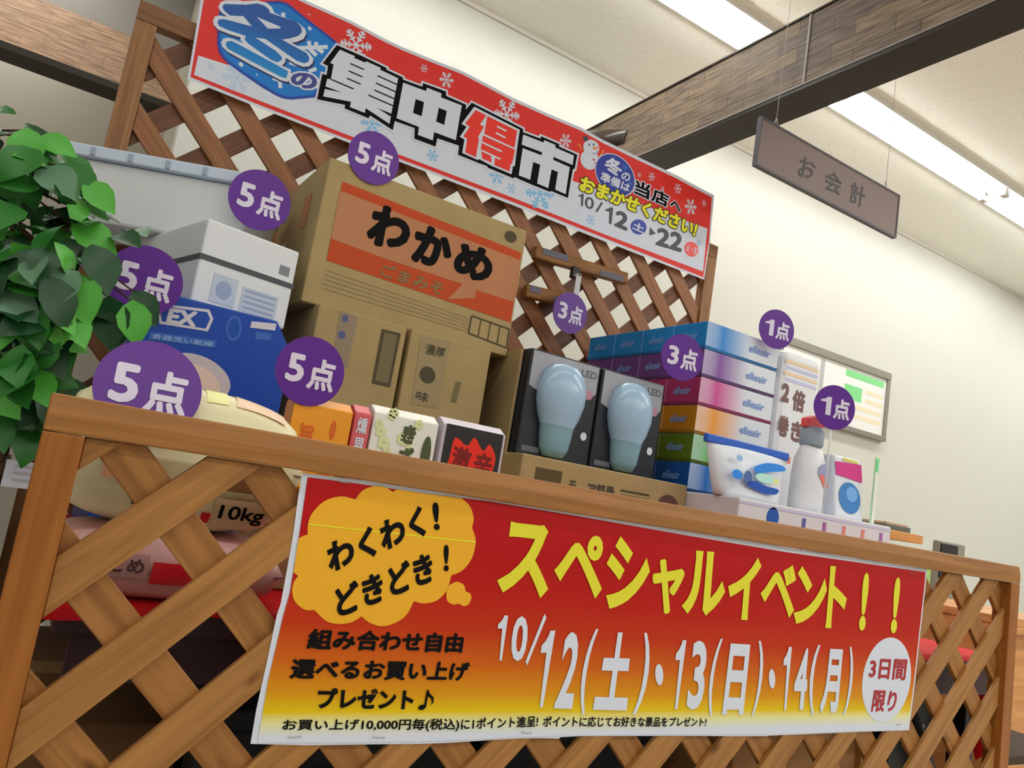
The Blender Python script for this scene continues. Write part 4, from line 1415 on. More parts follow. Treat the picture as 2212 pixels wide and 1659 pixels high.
# ------------------------------------------------------------------ snack packs on a low kraft riser
rs, frs, _ = carton('riser_box', 'low kraft riser box under the row of upright snack packs', .303, .700, 1.105, 1.30, TZ + .0005, .825)
def pack(label, x0, x1, zt, mats, draw, y=1.12, th=.045):
    t_ = thing('snack_pack', label, 'pack', ((x0 + x1) / 2, y + th / 2, .8255), 'snack packs behind the front rail')
    b_ = MB()
    prof = [(y + th * .45, .8255), (y, .835), (y, zt - .012), (y + th * .45, zt), (y + th * .55, zt), (y + th, zt - .012), (y + th, .835), (y + th * .55, .8255)]
    b_.prism([(x0 + .0008, yy, zz) for yy, zz in prof], (x1 - x0 - .0016, 0, 0))
    po_ = b_.build('pouch', mats[0], t_, bevel=.003)
    p2 = Print(Face((x0, y - .0006, .8255), (1, 0, 0), (0, 0, 1), (0, -1, 0)))
    draw(p2, x1 - x0, zt - .8255)
    p2.build('pack_print', mats[1:], po_, weld=False)
    return t_


rdo = random.Random(3)
def d_orange(p2, w_, h_):
    p2.text_uv('旨', w_ * .18, h_ * .50, w_ * .40, h_ * .72, 1, 0, .03)
    p2.uv_ellipse((w_ * .70, h_ * .70), w_ * .045, h_ * .10, 1, 0, 16)
    p2.uv_poly(catmull([(w_ * .55, h_ * .26), (w_ * .75, h_ * .28), (w_ * .92, h_ * .42), (w_ * .85, h_ * .26), (w_ * .7, h_ * .22)], 4, True), 1, 0)
pack('orange snack pack with a curved stroke, leftmost of the upright packs', .309, .401, .968, [mat('orange_film', C(250, 146, 34), .35, .4), mat('rust_ink', C(204, 96, 36), .4)], d_orange)
def d_pink(p2, w_, h_):
    for i, c_ in enumerate('燻異人館'):
        p2.text_uv(c_, w_ * .2, h_ * (.70 - .21 * i), w_ * .8, h_ * (.87 - .21 * i), 1, 0, .02)
pack('narrow dusty pink pack with white vertical lettering, second from the left of the upright packs', .403, .431, .971, [mat('dusty_pink_film', C(202, 92, 98), .35, .4), white_ink], d_pink)
def d_white(p2, w_, h_):
    for k in range(16):
        cx_, cy_ = w_ * rdo.uniform(.08, .92), h_ * rdo.uniform(.06, .95)
        r_ = rdo.uniform(.006, .011)
        for j in range(5):
            t2 = 2 * math.pi * j / 5
            p2.uv_ellipse((cx_ + r_ * .6 * math.cos(t2), cy_ + r_ * .6 * math.sin(t2)), r_ * .45, r_ * .45, 1 + .05 * j, 0, 10)
    p2.text_uv('き', w_ * .46, h_ * .66, w_ * .66, h_ * .86, 2, 1, .06)
    p2.text_uv('ざ', w_ * .46, h_ * .44, w_ * .68, h_ * .63, 2, 1, .06)
    p2.text_uv('し', w_ * .50, h_ * .16, w_ * .66, h_ * .42, 2, 1, .06)
    p2.uv_ellipse((w_ * .86, h_ * .58), w_ * .075, h_ * .20, 2, 1, 24)
pack('white pack with pale green flower pattern and dark green brush lettering', .433, .545, .977, [mat('ivory_film', C(224, 230, 214), .35, .4), mat('sage_ink', C(204, 214, 160), .4), mat('forest_ink', C(74, 84, 52), .4)], d_white)
def d_red(p2, w_, h_):
    p2.uv_rect(w_ * .05, w_ * .95, h_ * .05, h_ * .93, 1, 0)
    p2.uv_poly(catmull([(w_ * .1, h_ * .06), (w_ * .9, h_ * .06), (w_ * .95, h_ * .35), (w_ * .85, h_ * .45), (w_ * .88, h_ * .66), (w_ * .75, h_ * .80), (w_ * .66, h_ * .72), (w_ * .5, h_ * .84), (w_ * .4, h_ * .74), (w_ * .2, h_ * .80), (w_ * .16, h_ * .55), (w_ * .08, h_ * .4)], 4, True), 1.8, 1)
    p2.text_uv('激', w_ * .2, h_ * .48, w_ * .5, h_ * .72, 2.6, 2, .04)
    p2.text_uv('辛', w_ * .55, h_ * .44, w_ * .84, h_ * .70, 2.6, 2, .04)
    for k in range(6):
        p2.text_uv('柿', w_ * (.2 + .11 * k), h_ * .28, w_ * (.28 + .11 * k), h_ * .36, 2.6, 2, .02)
pack('black and bright red spicy snack pack with a pale border, rightmost of the upright packs', .552, .672, .981, [mat('lilac_film', C(188, 180, 192), .35, .4), mat('black_film', C(40, 38, 42), .4), mat('hot_red_ink', C(220, 44, 26), .4), mat('maroon_ink', C(120, 24, 22), .4)], d_red)

# ------------------------------------------------------------------ bulb display carton and bulb packs
dc = thing('display_carton', 'open kraft display carton with printed front edge, holding the packs of pale blue bulbs', 'box', (1.01, 1.44, TZ))
DZ = .956
MB().box(.793, 1.228, 1.25, 1.66, TZ + .0005, DZ).build('carton', kraft, dc, bevel=.003)
MB().box(.842, .848, 1.40, 1.648, DZ, 1.185).build('side_flap', kraft, dc)
MB().box(.842, 1.222, 1.649, 1.655, DZ, 1.185).build('back_flap', kraft, dc)
dcf = Face((.792, 1.2496, TZ), (1, 0, 0), (0, 0, 1), (0, -1, 0))
p_ = Print(dcf)
W_ = .436
p_.uv_rect(.035, .098, .205, .245, 1, 0)
p_.text_uv('モ', .118, .212, .136, .232, 1, 1, .03)
p_.text_uv('ア軽量', .165, .205, .235, .235, 1, 1, .03)
for k in range(3):
    p_.uv_rect(.25, .33, .208 + .01 * k, .212 + .01 * k, 1, 1)
p_.uv_ellipse((.385, .215), .03, .024, 1, 2, 24)
p_.build('carton_print', [mat('olive_block', C(88, 74, 46), .8), kraft_dark, mat('plum_print', C(96, 66, 58), .8)], dc, weld=False)

grey_card = mat('grey_card', C(150, 152, 162), .4)
black_card = mat('black_card', C(30, 33, 42), .35, .4)
bulb_m = mat('pale_blue_bulb', C(150, 178, 204), .2, .5)
bulb_lo = mat('teal_bulb_base', C(122, 156, 172), .25, .5)
def bulb_pack(label, x0, w_, y):
    h_ = .232
    t_ = thing('bulb_pack', label, 'pack', (x0 + w_ / 2, y, DZ), 'packs of pale blue bulbs')
    MB().box(x0, x0 + w_, y + .02, y + .055, DZ + .0005, DZ + h_).build('card', black_card, t_, bevel=.004)
    p2 = Print(Face((x0, y + .0196, DZ), (1, 0, 0), (0, 0, 1), (0, -1, 0)))
    p2.uv_poly([(.006, h_ - .004), (w_ - .006, h_ - .004), (w_ - .006, h_ * .72), (w_ * .80, h_ * .62), (w_ * .72, h_ * .80), (w_ * .25, h_ * .80), (w_ * .16, h_ * .62), (.006, h_ * .66)], 1, 0)
    p2.text_uv('LED', w_ * .72, h_ * .86, w_ * .95, h_ * .93, 1.8, 1, .03)
    p2.uv_ellipse((w_ * .87, h_ * .70), w_ * .06, h_ * .045, 1.8, 2, 16)
    p2.uv_ellipse((w_ * .88, h_ * .30), w_ * .045, h_ * .04, 1.8, 3, 16)
    p2.uv_rect(w_ * .06, w_ * .30, h_ * .06, h_ * .11, 1.8, 1)
    p2.build('card_print', [grey_card, mat('dim_ink', C(96, 100, 112)), mat('rose_ink', C(176, 130, 150)), mat('bright_ink', C(206, 210, 224))], t_, weld=False)
    b_ = MB()
    cx_ = x0 + w_ * .46
    prof = [(.010, .010), (.026, .012), (.036, .03), (.040, .06), (.042, .078), (.052, .10), (.060, .13), (.060, .16), (.050, .19), (.032, .208), (.004, .214)]
    b_.lathe((cx_, y + .012, DZ), prof, 28, 0, 1.0, .62, mis=[1, 1, 1, 1, 0, 0, 0, 0, 0, 0])
    b_.build('bulb', [bulb_m, bulb_lo], t_)
    return t_


bulb_pack('pack with pale blue bulb and black card, nearest the kraft side flap', .851, .19, 1.352)
bulb_pack('pack with pale blue bulb and black card, beside the stacked tissue cartons', 1.046, .19, 1.352)
bulb_pack('pack with pale blue bulb, standing behind the other two', .870, .19, 1.50)

# ------------------------------------------------------------------ tissue cartons
tr_, _, _ = carton('riser_box', 'white riser box carrying the tall stack of tissue cartons', 1.318, 1.592, 1.345, 1.83, TZ + .0005, .8795, wcard)
TH, TD, TW = .0698, .118, .262
cols = [('navy blue', C(26, 60, 130), C(10, 40, 110)), ('deep blue', C(20, 96, 170), C(8, 70, 140)), ('leaf green', C(96, 170, 90), C(80, 104, 20)), ('amber orange', C(226, 146, 56), C(168, 110, 10)),
        ('magenta', C(190, 70, 140), C(150, 40, 92)), ('violet', C(120, 72, 150), C(96, 56, 120)), ('sky blue', C(26, 122, 196), C(16, 118, 186))]
names = ('back', 'third', 'second', 'front')
white_ti = C(206, 212, 226)
script_m = mat('tissue_script', C(116, 146, 204), .5)
for r_, (cn, ca, cb) in enumerate(cols):
    gm = gradient_mat('tissue_' + cn.replace(' ', '_'), 'X', 0, TW, [(0.0, tuple(.55 * a + .45 * b2 for a, b2 in zip(ca, white_ti))), (.12, tuple(.7 * a + .3 * b2 for a, b2 in zip(ca, white_ti))), (.22, ca), (.42, tuple(.6 * a + .4 * b2 for a, b2 in zip(ca, white_ti))), (.62, white_ti), (1.0, white_ti)], .4)
    em = mat('tissue_end_' + cn.replace(' ', '_'), cb, .4)
    dk = mat('tissue_edge_' + cn.replace(' ', '_'), tuple(v * .6 for v in cb), .45)
    z_ = .880 + r_ * TH
    proto = None
    for q_ in range(4):
        lab = '%s tissue carton, %s in its layer of the stack' % (cn, ('front one facing us', 'second from the front', 'third from the front', 'rearmost')[q_])
        y_ = 1.349 + q_ * TD
        if proto is None:
            proto = thing('tissue_box', lab, 'box', (1.325, y_, z_), 'stacked tissue cartons')
            MB().box(1.325, 1.325 + TW, y_ + .0006, y_ + TD - .0006, z_ + .0004, z_ + TH - .0006, fm=(1, 0, 0, 0, 0, 0)).build('carton', [gm, em], proto, bevel=.002)
            tc_ = proto.children[0]
            MB().box(1.3244, 1.3256 + TW, y_ + .0001, y_ + TD - .0001, z_ + .0006, z_ + .008).build('edge_band', dk, proto)
            p2 = Print(Face((1.325, y_ - .0003, z_), (1, 0, 0), (0, 0, 1), (0, -1, 0)))
            p2.text_uv('elleair', TW * .58, TH * .40, TW * .88, TH * .68, 1, 0, .02)
            p2.build('lettering', script_m, tc_, weld=False)
            p2 = Print(Face((1.3243, y_ + TD, z_), (0, -1, 0), (0, 0, 1), (-1, 0, 0)))
            p2.text_uv('elleair', TD * .25, TH * .38, TD * .75, TH * .66, 1, 0, .02)
            p2.build('end_lettering', script_m, tc_, weld=False)
        else:
            copy_tree(proto, loc=(1.325, y_, z_), label=lab)

# ------------------------------------------------------------------ white roll pack
tp, tf, tl_ = carton('paper_roll_pack', 'tall white pack of paper rolls with brown lettering, right of the tissue cartons', 1.600, 1.765, 1.345, 1.60, TZ + .0005, 1.366, mat('white_film', C(214, 216, 222), .35, .4), cat='pack', bevel=.02)
brn = mat('cocoa_ink', C(112, 84, 82), .5)
zt = zm(1400, 620, 1991 / 600)
p_ = Print(tf)
p_.text_uv('2', .010, .535, .040, .585, 1, 0, .06)
p_.text_uv('倍', .055, .520, .105, .578, 1, 0, .05)
p_.text_uv('巻', .010, .445, .052, .500, 1, 0, .05)
p_.text_uv('き', .062, .440, .105, .495, 1, 0, .05)
for k in range(4):
    p_.uv_rect(.012 + .008 * (k % 2), .145, .640 - .016 * k, .648 - .016 * k, 1, 1 + k % 2)
p_.uv_rect(.022, .036, .385, .402, 1, 3)
p_.uv_rect(.058, .072, .380, .397, 1, 3)
p_.build('pack_print', [brn, mat('peach_print', C(238, 196, 164)), mat('lilac_print', C(186, 188, 226)), mat('coral_print', C(236, 120, 100))], tp, weld=False)

# ------------------------------------------------------------------ white riser with stripes and what stands on it
wr = thing('riser_shelf', 'low white riser with coloured stripes along its front, carrying pouch and spray bottle', 'riser', (1.5, 1.2, TZ))
RZ = .944
MB().box(1.233, 1.757, 1.105, 1.315, TZ + .0005, RZ).build('body', mat('white_riser', C(208, 206, 214), .5), wr, bevel=.003)
p_ = Print(Face((1.233, 1.1046, TZ), (1, 0, 0), (0, 0, 1), (0, -1, 0)))
for k, (u_, mi_) in enumerate(((.20, 1), (.27, 2), (.34, 3), (.41, 3), (.48, 2))):
    p_.uv_rect(u_, u_ + .012, .13, .236, 1, mi_)
p_.uv_ellipse((.105, .225), .019, .022, 1, 0, 24)
p_.uv_rect(0, .524, .243, .2485, 1, 4)
p_.build('stripe_print', [mat('cobalt_ink', C(36, 84, 170)), mat('indigo_ink', C(96, 90, 160)), mat('purple_ink', C(160, 96, 160)), mat('salmon_stripe', C(214, 130, 122)), mat('pale_lilac', C(190, 190, 220))], wr, weld=False)

po = thing('detergent_pouch', 'white stand-up pouch with blue zip top and sea picture, left on the white riser', 'pouch', (1.31, 1.15, RZ))
b = MB()
NP = 10
ptop, pbot = (1.178, 1.436), (1.222, 1.420)
sec = []
for k in range(NP + 1):
    s_ = k / NP
    xa = pbot[0] + (ptop[0] - pbot[0]) * s_ ** .8
    xb = pbot[1] + (ptop[1] - pbot[1]) * s_ ** .8
    d_ = .028 * (1 - s_) ** .7 + .004
    z_ = RZ + .0005 + s_ * .112
    sec.append([(xa + (xb - xa) * i / 12, 1.165 - d_ * math.sin(math.pi * (i + .001) / 12.002) ** .5, z_) for i in range(13)] +
               [(xb + (xa - xb) * i / 12, 1.165 + d_ * math.sin(math.pi * (i + .001) / 12.002) ** .5, z_) for i in range(13)])
n_ = 26
b.add([q for s in sec for q in s], [(k * n_ + i, k * n_ + (i + 1) % n_, (k + 1) * n_ + (i + 1) % n_, (k + 1) * n_ + i) for k in range(NP) for i in range(n_)], 0, True)
b.add(sec[0], [tuple(range(n_))], 0)
b.add(sec[-1], [tuple(range(n_))], 0)
b.build('pouch', mat('pearl_film', C(206, 212, 226), .3, .5), po)
MB().box(1.177, 1.437, 1.1585, 1.1715, RZ + .104, RZ + .122).build('zip_top', mat('zip_blue', C(44, 92, 190), .4), po, bevel=.003)
pf_ = Face((1.20, 1.1295, RZ), (1, 0, 0), (0, .10, .995), (0, -1, .1))
p_ = Print(pf_)
p_.uv_poly(catmull([(.10, .07), (.14, .086), (.19, .088), (.20, .078), (.15, .068), (.115, .060)], 4, True), 2, 0)
p_.uv_poly(catmull([(.08, .030), (.13, .020), (.17, .022), (.18, .034), (.14, .036), (.10, .042)], 4, True), 2, 1)
p_.uv_ellipse((.05, .048), .016, .010, 2, 0, 16)
p_.uv_ellipse((.083, .046), .013, .015, 2, 2, 16)
p_.uv_ellipse((.135, .052), .030, .010, 2.5, 3, 20)
p_.uv_ellipse((.055, .083), .010, .007, 2, 4, 16)
p_.uv_ellipse((.172, .050), .008, .006, 3, 5, 12)
p_.build('picture_print', [mat('azure_ink', C(40, 130, 222)), mat('ocean_ink', C(28, 78, 172)), mat('slate_blue_ink', C(70, 100, 160)), mat('mint_ink', C(176, 220, 214)), mat('powder_blue', C(140, 180, 226)), mat('lime_ink', C(214, 226, 130))], po, weld=False)

bo = thing('spray_bottle', 'white cleaning bottle with grey neck and red cap, between the two pouches', 'bottle', (1.560, 1.20, RZ))
b = MB()
b.lathe((1.560, 1.20, RZ), [(.040, .0005), (.046, .004), (.047, .02), (.046, .09), (.042, .125), (.033, .148), (.026, .158)], 28, 0, 1.0, .72)
b.build('body', mat('white_bottle', C(212, 214, 224), .3, .5), bo)
b = MB()
b.lathe((1.560, 1.20, RZ), [(.026, .158), (.028, .163), (.028, .195), (.025, .203)], 24)
b.build('neck_collar', mat('grey_blue_plastic', C(146, 160, 174), .4), bo)
b = MB()
b.prism([(1.528, 1.19, RZ + .200), (1.592, 1.19, RZ + .207), (1.590, 1.19, RZ + .224), (1.555, 1.19, RZ + .232), (1.528, 1.19, RZ + .222)], (0, .022, 0))
b.build('cap', mat('coral_cap', C(216, 80, 80), .35, .4), bo, bevel=.004)
p_ = Print(Face((1.52, 1.1665, RZ), (1, 0, 0), (0, 0, 1), (0, -1, 0)))
p_.uv_ellipse((.052, .098), .020, .020, 1, 0, 20)
p_.uv_poly([(.035, .088), (.062, .062), (.072, .070), (.048, .094)], 1.6, 1)
p_.build('label_print', [mat('lavender_ink', C(150, 150, 190)), mat('coral_ink', C(226, 110, 100))], bo, weld=False)

p2o = thing('refill_pouch', 'small pouch with magenta top and blue round picture, right of the spray bottle', 'pouch', (1.685, 1.2, RZ))
b = MB()
b.prism([(1.630, 1.165, RZ + .0005), (1.738, 1.165, RZ + .0005), (1.735, 1.185, RZ + .152), (1.628, 1.185, RZ + .152)], (0, .05, 0))
b.build('pouch', mat('pale_film', C(206, 210, 222), .35, .4), p2o, bevel=.006)
pf_ = Face((1.630, 1.1645, RZ), (1, 0, 0), (0, .125, .992), (0, -1, .125))
p_ = Print(pf_)
p_.uv_poly([(.002, .104), (.105, .098), (.103, .142), (.0, .136)], 2, 0)
p_.uv_rect(.03, .09, .142, .149, 2, 2)
p_.uv_ellipse((.054, .054), .042, .038, 2, 1, 30)
p_.uv_ellipse((.062, .064), .022, .018, 2.8, 3, 20)
p_.build('picture_print', [mat('magenta_ink', C(196, 50, 130)), mat('denim_ink', C(60, 120, 184)), mat('gold_ink', C(206, 196, 90)), mat('sky_ink', C(110, 160, 220))], p2o, weld=False)
pc = thing('price_card', 'white upright price card with green border, at the right end of the white riser', 'card', (1.750, 1.15, RZ))
MB().box(1.742, 1.7565, 1.15, 1.153, RZ + .0005, RZ + .165).build('card', mat('card_green', C(176, 222, 176), .5), pc)
p_ = Print(Face((1.742, 1.1496, RZ), (1, 0, 0), (0, 0, 1), (0, -1, 0)))
p_.uv_rect(.002, .0125, .004, .125, 1, 0)
p_.uv_rect(.002, .0125, .13, .160, 1, 1)
p_.build('card_print', [mat('card_white', C(226, 228, 226)), mat('card_leaf', C(110, 200, 150))], pc, weld=False)

# ------------------------------------------------------------------ wooden bars hung on the back lattice
wbm = wood_mat('amber_wood', C(120, 78, 34, .8), C(150, 100, 48, .85), stretch=(2, 25, 25), knots=False)
for k, (a, bb_, y_, lab) in enumerate((((1152, 545), (1352, 603), 1.855, 'amber wooden bar with grey inlays hung across the brown lattice, longer upper one'),
                                      ((1133, 628), (1218, 648), 1.855, 'short amber wooden bar on the brown lattice, lower one beside the orange-panelled carton'))):
    pa, pb_ = P(*a, y_), P(*bb_, y_)
    t_ = thing('wooden_bar', lab, 'bar', (pa + pb_) / 2, 'wooden bars on the brown lattice')
    d_ = (pb_ - pa) / 2
    n2 = Vector((-d_.z, 0, d_.x)).normalized()
    MB().obox((pa + pb_) / 2, d_, Vector((0, .0125, 0)), n2 * .019).build('bar', wbm, t_, bevel=.005)
    for s_, sg_ in ((-.6, 1), (.62, -1)):
        MB().obox((pa + pb_) / 2 + d_ * s_ + n2 * .007 * sg_ + Vector((0, -.0128, 0)), d_ * .26, Vector((0, .001, 0)), n2 * .009).build('inlay', mat('grey_inlay', C(92, 90, 104), .4), t_)

# ------------------------------------------------------------------ purple point badges
purple = mat('badge_purple', C(84, 24, 134), .3, .4)
badge_w = mat('badge_white', C(206, 200, 226), .4)
def badge(num, lab, px, py, Y, rad=.055, stem=None, tilt=0.0, yaw=0.0):
    c_ = P(px, py, Y)
    t_ = thing('point_badge', lab, 'badge', c_, 'purple point badges')
    side = Vector((math.cos(yaw), -math.sin(yaw), 0))
    upv = Vector((math.sin(yaw) * math.sin(tilt), math.cos(yaw) * math.sin(tilt), math.cos(tilt)))
    nrm = side.cross(upv)
    b_ = MB()
    ring = [c_ + side * rad * math.cos(2 * math.pi * i / 48) + upv * rad * math.sin(2 * math.pi * i / 48) for i in range(48)]
    b_.prism(ring, -nrm * .0022)
    disc_o = b_.build('disc', purple, t_)
    p2 = Print(Face(c_ + nrm * .0004, side, upv, nrm))
    p2.text_uv(num, -rad * .70, -rad * .40, -rad * .18, rad * .42, 1, 0, .035)
    p2.text_uv('点', -rad * .06, -rad * .50, rad * .74, rad * .42, 1, 0, .035)
    p2.build('lettering', badge_w, disc_o, weld=False)
    if stem:
        b_ = MB()
        b_.tube([c_ + Vector((0, .004, -rad * .6)), Vector((c_.x, c_.y + .004, stem))], .0022, 8)
        b_.build('stem', mat('clear_rod', (.75, .75, .78), .2, .5), t_)
    return t_


badge('5', 'purple five-point badge fixed to the white storage container, left of the orange-panelled carton', 562, 432, 1.484, .058)
badge('5', 'purple five-point badge on top edge of the orange-panelled carton, overlapping the winter sale banner', 808, 341, 1.4465, .054)
badge('5', 'purple five-point badge partly covered by plant leaves, in front of the blue and white cartons', 313, 606, 1.335, .056)
badge('5', 'large pale-lit five-point badge nearest to us, tilted back on the cream rice sack', 322, 838, .946, .056, tilt=R(15))
badge('5', 'purple five-point badge on the orange snack pack', 671, 802, 1.1175, .051)
badge('3', 'purple three-point badge hanging by a wire clip from the upper wooden bar', 1232, 676, 1.80, .060)
badge('3', 'purple three-point badge in front of the tissue cartons, beside the bulb pack', 1474, 772, 1.302, .054, yaw=R(14))
badge('1', 'purple one-point badge on the roll pack, highest at right', 1678, 711, 1.318, .051, yaw=R(16))
badge('1', 'purple one-point badge standing over the spray bottle, rightmost', 1803, 880, 1.145, .0525, stem=RZ, yaw=R(22))

hk = P(1240, 590, 1.835)
t_ = thing('badge_clip', 'black clip with a pale strap, hanging on the upper wooden bar above a three-point badge', 'clip', hk)
MB().box(hk.x - .013, hk.x + .013, hk.y - .012, hk.y + .006, hk.z - .018, hk.z + .018).build('clip_jaw', blackm, t_, bevel=.004)
MB().box(hk.x - .012, hk.x + .006, 1.802, 1.8045, hk.z - .085, hk.z - .010).build('strap', mat('pale_strap', C(190, 190, 192), .5), t_)
MB().box(hk.x - .008, hk.x + .004, 1.802, hk.y + .0, hk.z - .014, hk.z - .008).build('strap_loop', mat('pale_strap', C(190, 190, 192), .5), t_)
# ------------------------------------------------------------------ wall board and register counter at right
nb0, nb1, nz0, nz1 = 3.60, 4.66, .87 + .250 * 3.04, .87 + .388 * 3.04
nb = thing('notice_board', 'framed white notice board with green and orange rows, on the wall behind the goods', 'board', (4.1, 3.05, nz0))
MB().box(nb0, nb1, 3.045, 3.0695, nz0, nz1).build('panel', mat('board_white', C(222, 222, 220), .4), nb)
bfm = mat('board_frame', C(132, 128, 120), .4, metal=.3)
for a in ((nb0 - .02, nb1 + .02, nz1 - .03, nz1 + .02), (nb0 - .02, nb1 + .02, nz0 - .02, nz0 + .015)):
    MB().box(a[0], a[1], 3.03, 3.069, a[2], a[3]).build('frame_rail', bfm, nb, bevel=.004)
for a in ((nb0 - .02, nb0 + .012), (nb1 - .012, nb1 + .02)):
    MB().box(a[0], a[1], 3.032, 3.068, nz0 + .015, nz1 - .03).build('frame_side', bfm, nb, bevel=.004)
p_ = Print(Face((nb0, 3.0445, nz0), (1, 0, 0), (0, 0, 1), (0, -1, 0)))
H_ = nz1 - nz0
p_.uv_rect(.02, .36, H_ * .70, H_ * .90, 1, 0)
p_.uv_rect(.62, 1.02, H_ * .78, H_ * .88, 1, 1)
p_.uv_rect(.62, .80, H_ * .44, H_ * .66, 1, 1)
for k in range(5):
    p_.uv_rect(.04, .34, H_ * (.62 - .12 * k), H_ * (.66 - .12 * k), 1, 2)
for k in range(4):
    p_.uv_rect(.84 if k < 2 else .62, 1.02, H_ * (.60 - .14 * k), H_ * (.66 - .14 * k), 1, 2)
p_.uv_rect(.37, .41, H_ * .08, H_ * .9, 1, 3)
p_.build('notice_print', [mat('sheet_white', C(230, 232, 236)), mat('board_green', C(120, 196, 130)), mat('board_orange', C(238, 206, 178)), mat('board_grey', C(170, 172, 172))], nb, weld=False)

cwood = wood_mat('counter_wood', C(190, 130, 74, .85), C(210, 152, 92, .9), stretch=(1.2, 14, 14), knots=False)
cbrown = mat('counter_side', C(112, 72, 46), .5)
rc = thing('register_counter', 'wooden register counter with raised back shelf, at right beyond the lattice', 'counter', (2.9, 1.9, 0))
MB().box(2.16, 3.70, 1.52, 2.10, 0, .672).build('front_panel', cwood, rc, bevel=.003)
MB().box(2.12, 3.74, 1.48, 2.12, .672, .705).build('worktop', cwood, rc, bevel=.004)
MB().box(2.55, 3.36, 2.13, 2.45, 0, .96).build('back_cabinet', cbrown, rc, bevel=.004)
MB().box(2.50, 3.60, 2.10, 2.48, .96, 1.000).build('back_shelf', cwood, rc, bevel=.004)
tl2 = thing('desk_tray', 'dark low tray with papers on the raised counter shelf', 'tray', (3.24, 2.22, 1.0))
tp_ = P(1888, 1128, 2.2)
tp2 = P(1942, 1135, 2.2)
MB().box(tp_.x, tp2.x, 2.14, 2.32, 1.0005, 1.028).build('tray_base', mat('tray_green', C(92, 98, 92), .5), tl2, bevel=.004)
MB().box(tp_.x + .02, tp2.x - .01, 2.15, 2.30, 1.0285, 1.036).build('papers', mat('salmon_paper', C(196, 150, 120), .6), tl2)
tm = thing('card_terminal', 'small black payment terminal with grey side on the register counter, above the front rail', 'terminal', (2.95, 1.72, .705))
ta, tb = P(2036, 1168, 1.62), P(2092, 1205, 1.62)
MB().box(ta.x, tb.x, 1.62, 1.72, .7055, .79).build('base', mat('terminal_grey', C(128, 128, 118), .5), tm, bevel=.006)
MB().box(ta.x + .005, tb.x - .005, 1.63, 1.66, .79, ta.z).build('body', mat('terminal_grey', C(128, 128, 118), .5), tm, bevel=.006)
MB().box(ta.x + .008, ta.x + (tb.x - ta.x) * .66, 1.6255, 1.632, .83, ta.z - .008).build('screen', blackm, tm, bevel=.003)
ga = P(2005, 1243, 1.78)
gb = P(2040, 1288, 1.78)
gf = thing('file_folder', 'lime green folder standing on the register counter, seen through the lattice', 'folder', (ga.x + .07, 1.62, .7055))
b = MB()
b.prism([(ga.x - .03, 1.78, .7056), (gb.x + .06, 1.78, .7056), (gb.x + .05, 1.78, ga.z + .035), (ga.x - .02, 1.78, ga.z + .035)], (0, .015, 0))
b.build('cover', mat('lime_plastic', C(160, 206, 120), .4), gf, bevel=.002)
MB().box(ga.x - .02, gb.x + .04, 1.7955, 1.802, .7056, ga.z + .025).build('pages', paper_w, gf)
wc = P(2075, 1300, 1.54)
b = MB()
n = 14
vs_ = []
for i in range(n + 1):
    for j in range(7):
        x = wc.x - .16 + .30 * i / n
        y = 1.50 + .022 * j
        vs_.append((x, y, .7062 + (.030 + .008 * math.sin(i * 1.7) + .006 * math.sin(j * 2 + i)) * math.sin(math.pi * j / 6) ** .6 * math.sin(math.pi * (i + .2) / (n + .4)) ** .5))
b.add(vs_, [(i * 7 + j, (i + 1) * 7 + j, (i + 1) * 7 + j + 1, i * 7 + j + 1) for i in range(n) for j in range(6)], 0, True)
tag(b.build('cleaning_cloth', mat('white_cloth', C(208, 206, 200), .8), loc=(wc.x, 1.55, .7055)), 'crumpled white cloth on the register counter edge, behind the lattice', 'cloth')

# counter end post seen just right of the front lattice
ep = thing('side_counter', 'pale wooden counter end with open shelf, cut off by the photo right edge', 'counter', (2.35, 1.1, 0))
e0 = P(2172, 1360, 1.05).x
MB().box(e0, e0 + .045, 1.05, 1.45, 0, P(2190, 1335, 1.05).z - .022).build('end_post', cwood, ep, bevel=.003)
MB().box(e0 - .005, e0 + .5, 1.045, 1.46, P(2190, 1335, 1.05).z - .022, P(2190, 1335, 1.05).z).build('top_board', cwood, ep, bevel=.003)
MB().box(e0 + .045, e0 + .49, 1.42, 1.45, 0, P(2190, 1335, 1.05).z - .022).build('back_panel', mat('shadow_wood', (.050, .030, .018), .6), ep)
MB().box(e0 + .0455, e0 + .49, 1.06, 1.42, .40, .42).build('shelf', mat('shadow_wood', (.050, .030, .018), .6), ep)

# dark brown rounded rail jutting out of the wall beside the stone beam
ra, rb_ = P(1235, 306, 3.066), P(1362, 303, 2.70)
rl = thing('wall_rail', 'dark brown rounded rail end jutting out beside the stone beam, above the winter banner', 'rail', ra)
dr_ = (rb_ - ra).normalized()
MB().tube([ra + dr_ * .004, rb_], .050, 24).build('rail', mat('dark_brown_gloss', (.055, .038, .030), .25, .5), rl)
MB().tube([rb_ - dr_ * .001, rb_ + dr_ * .006], .053, 24).build('end_cap', mat('dark_brown_gloss', (.055, .038, .030), .25, .5), rl)

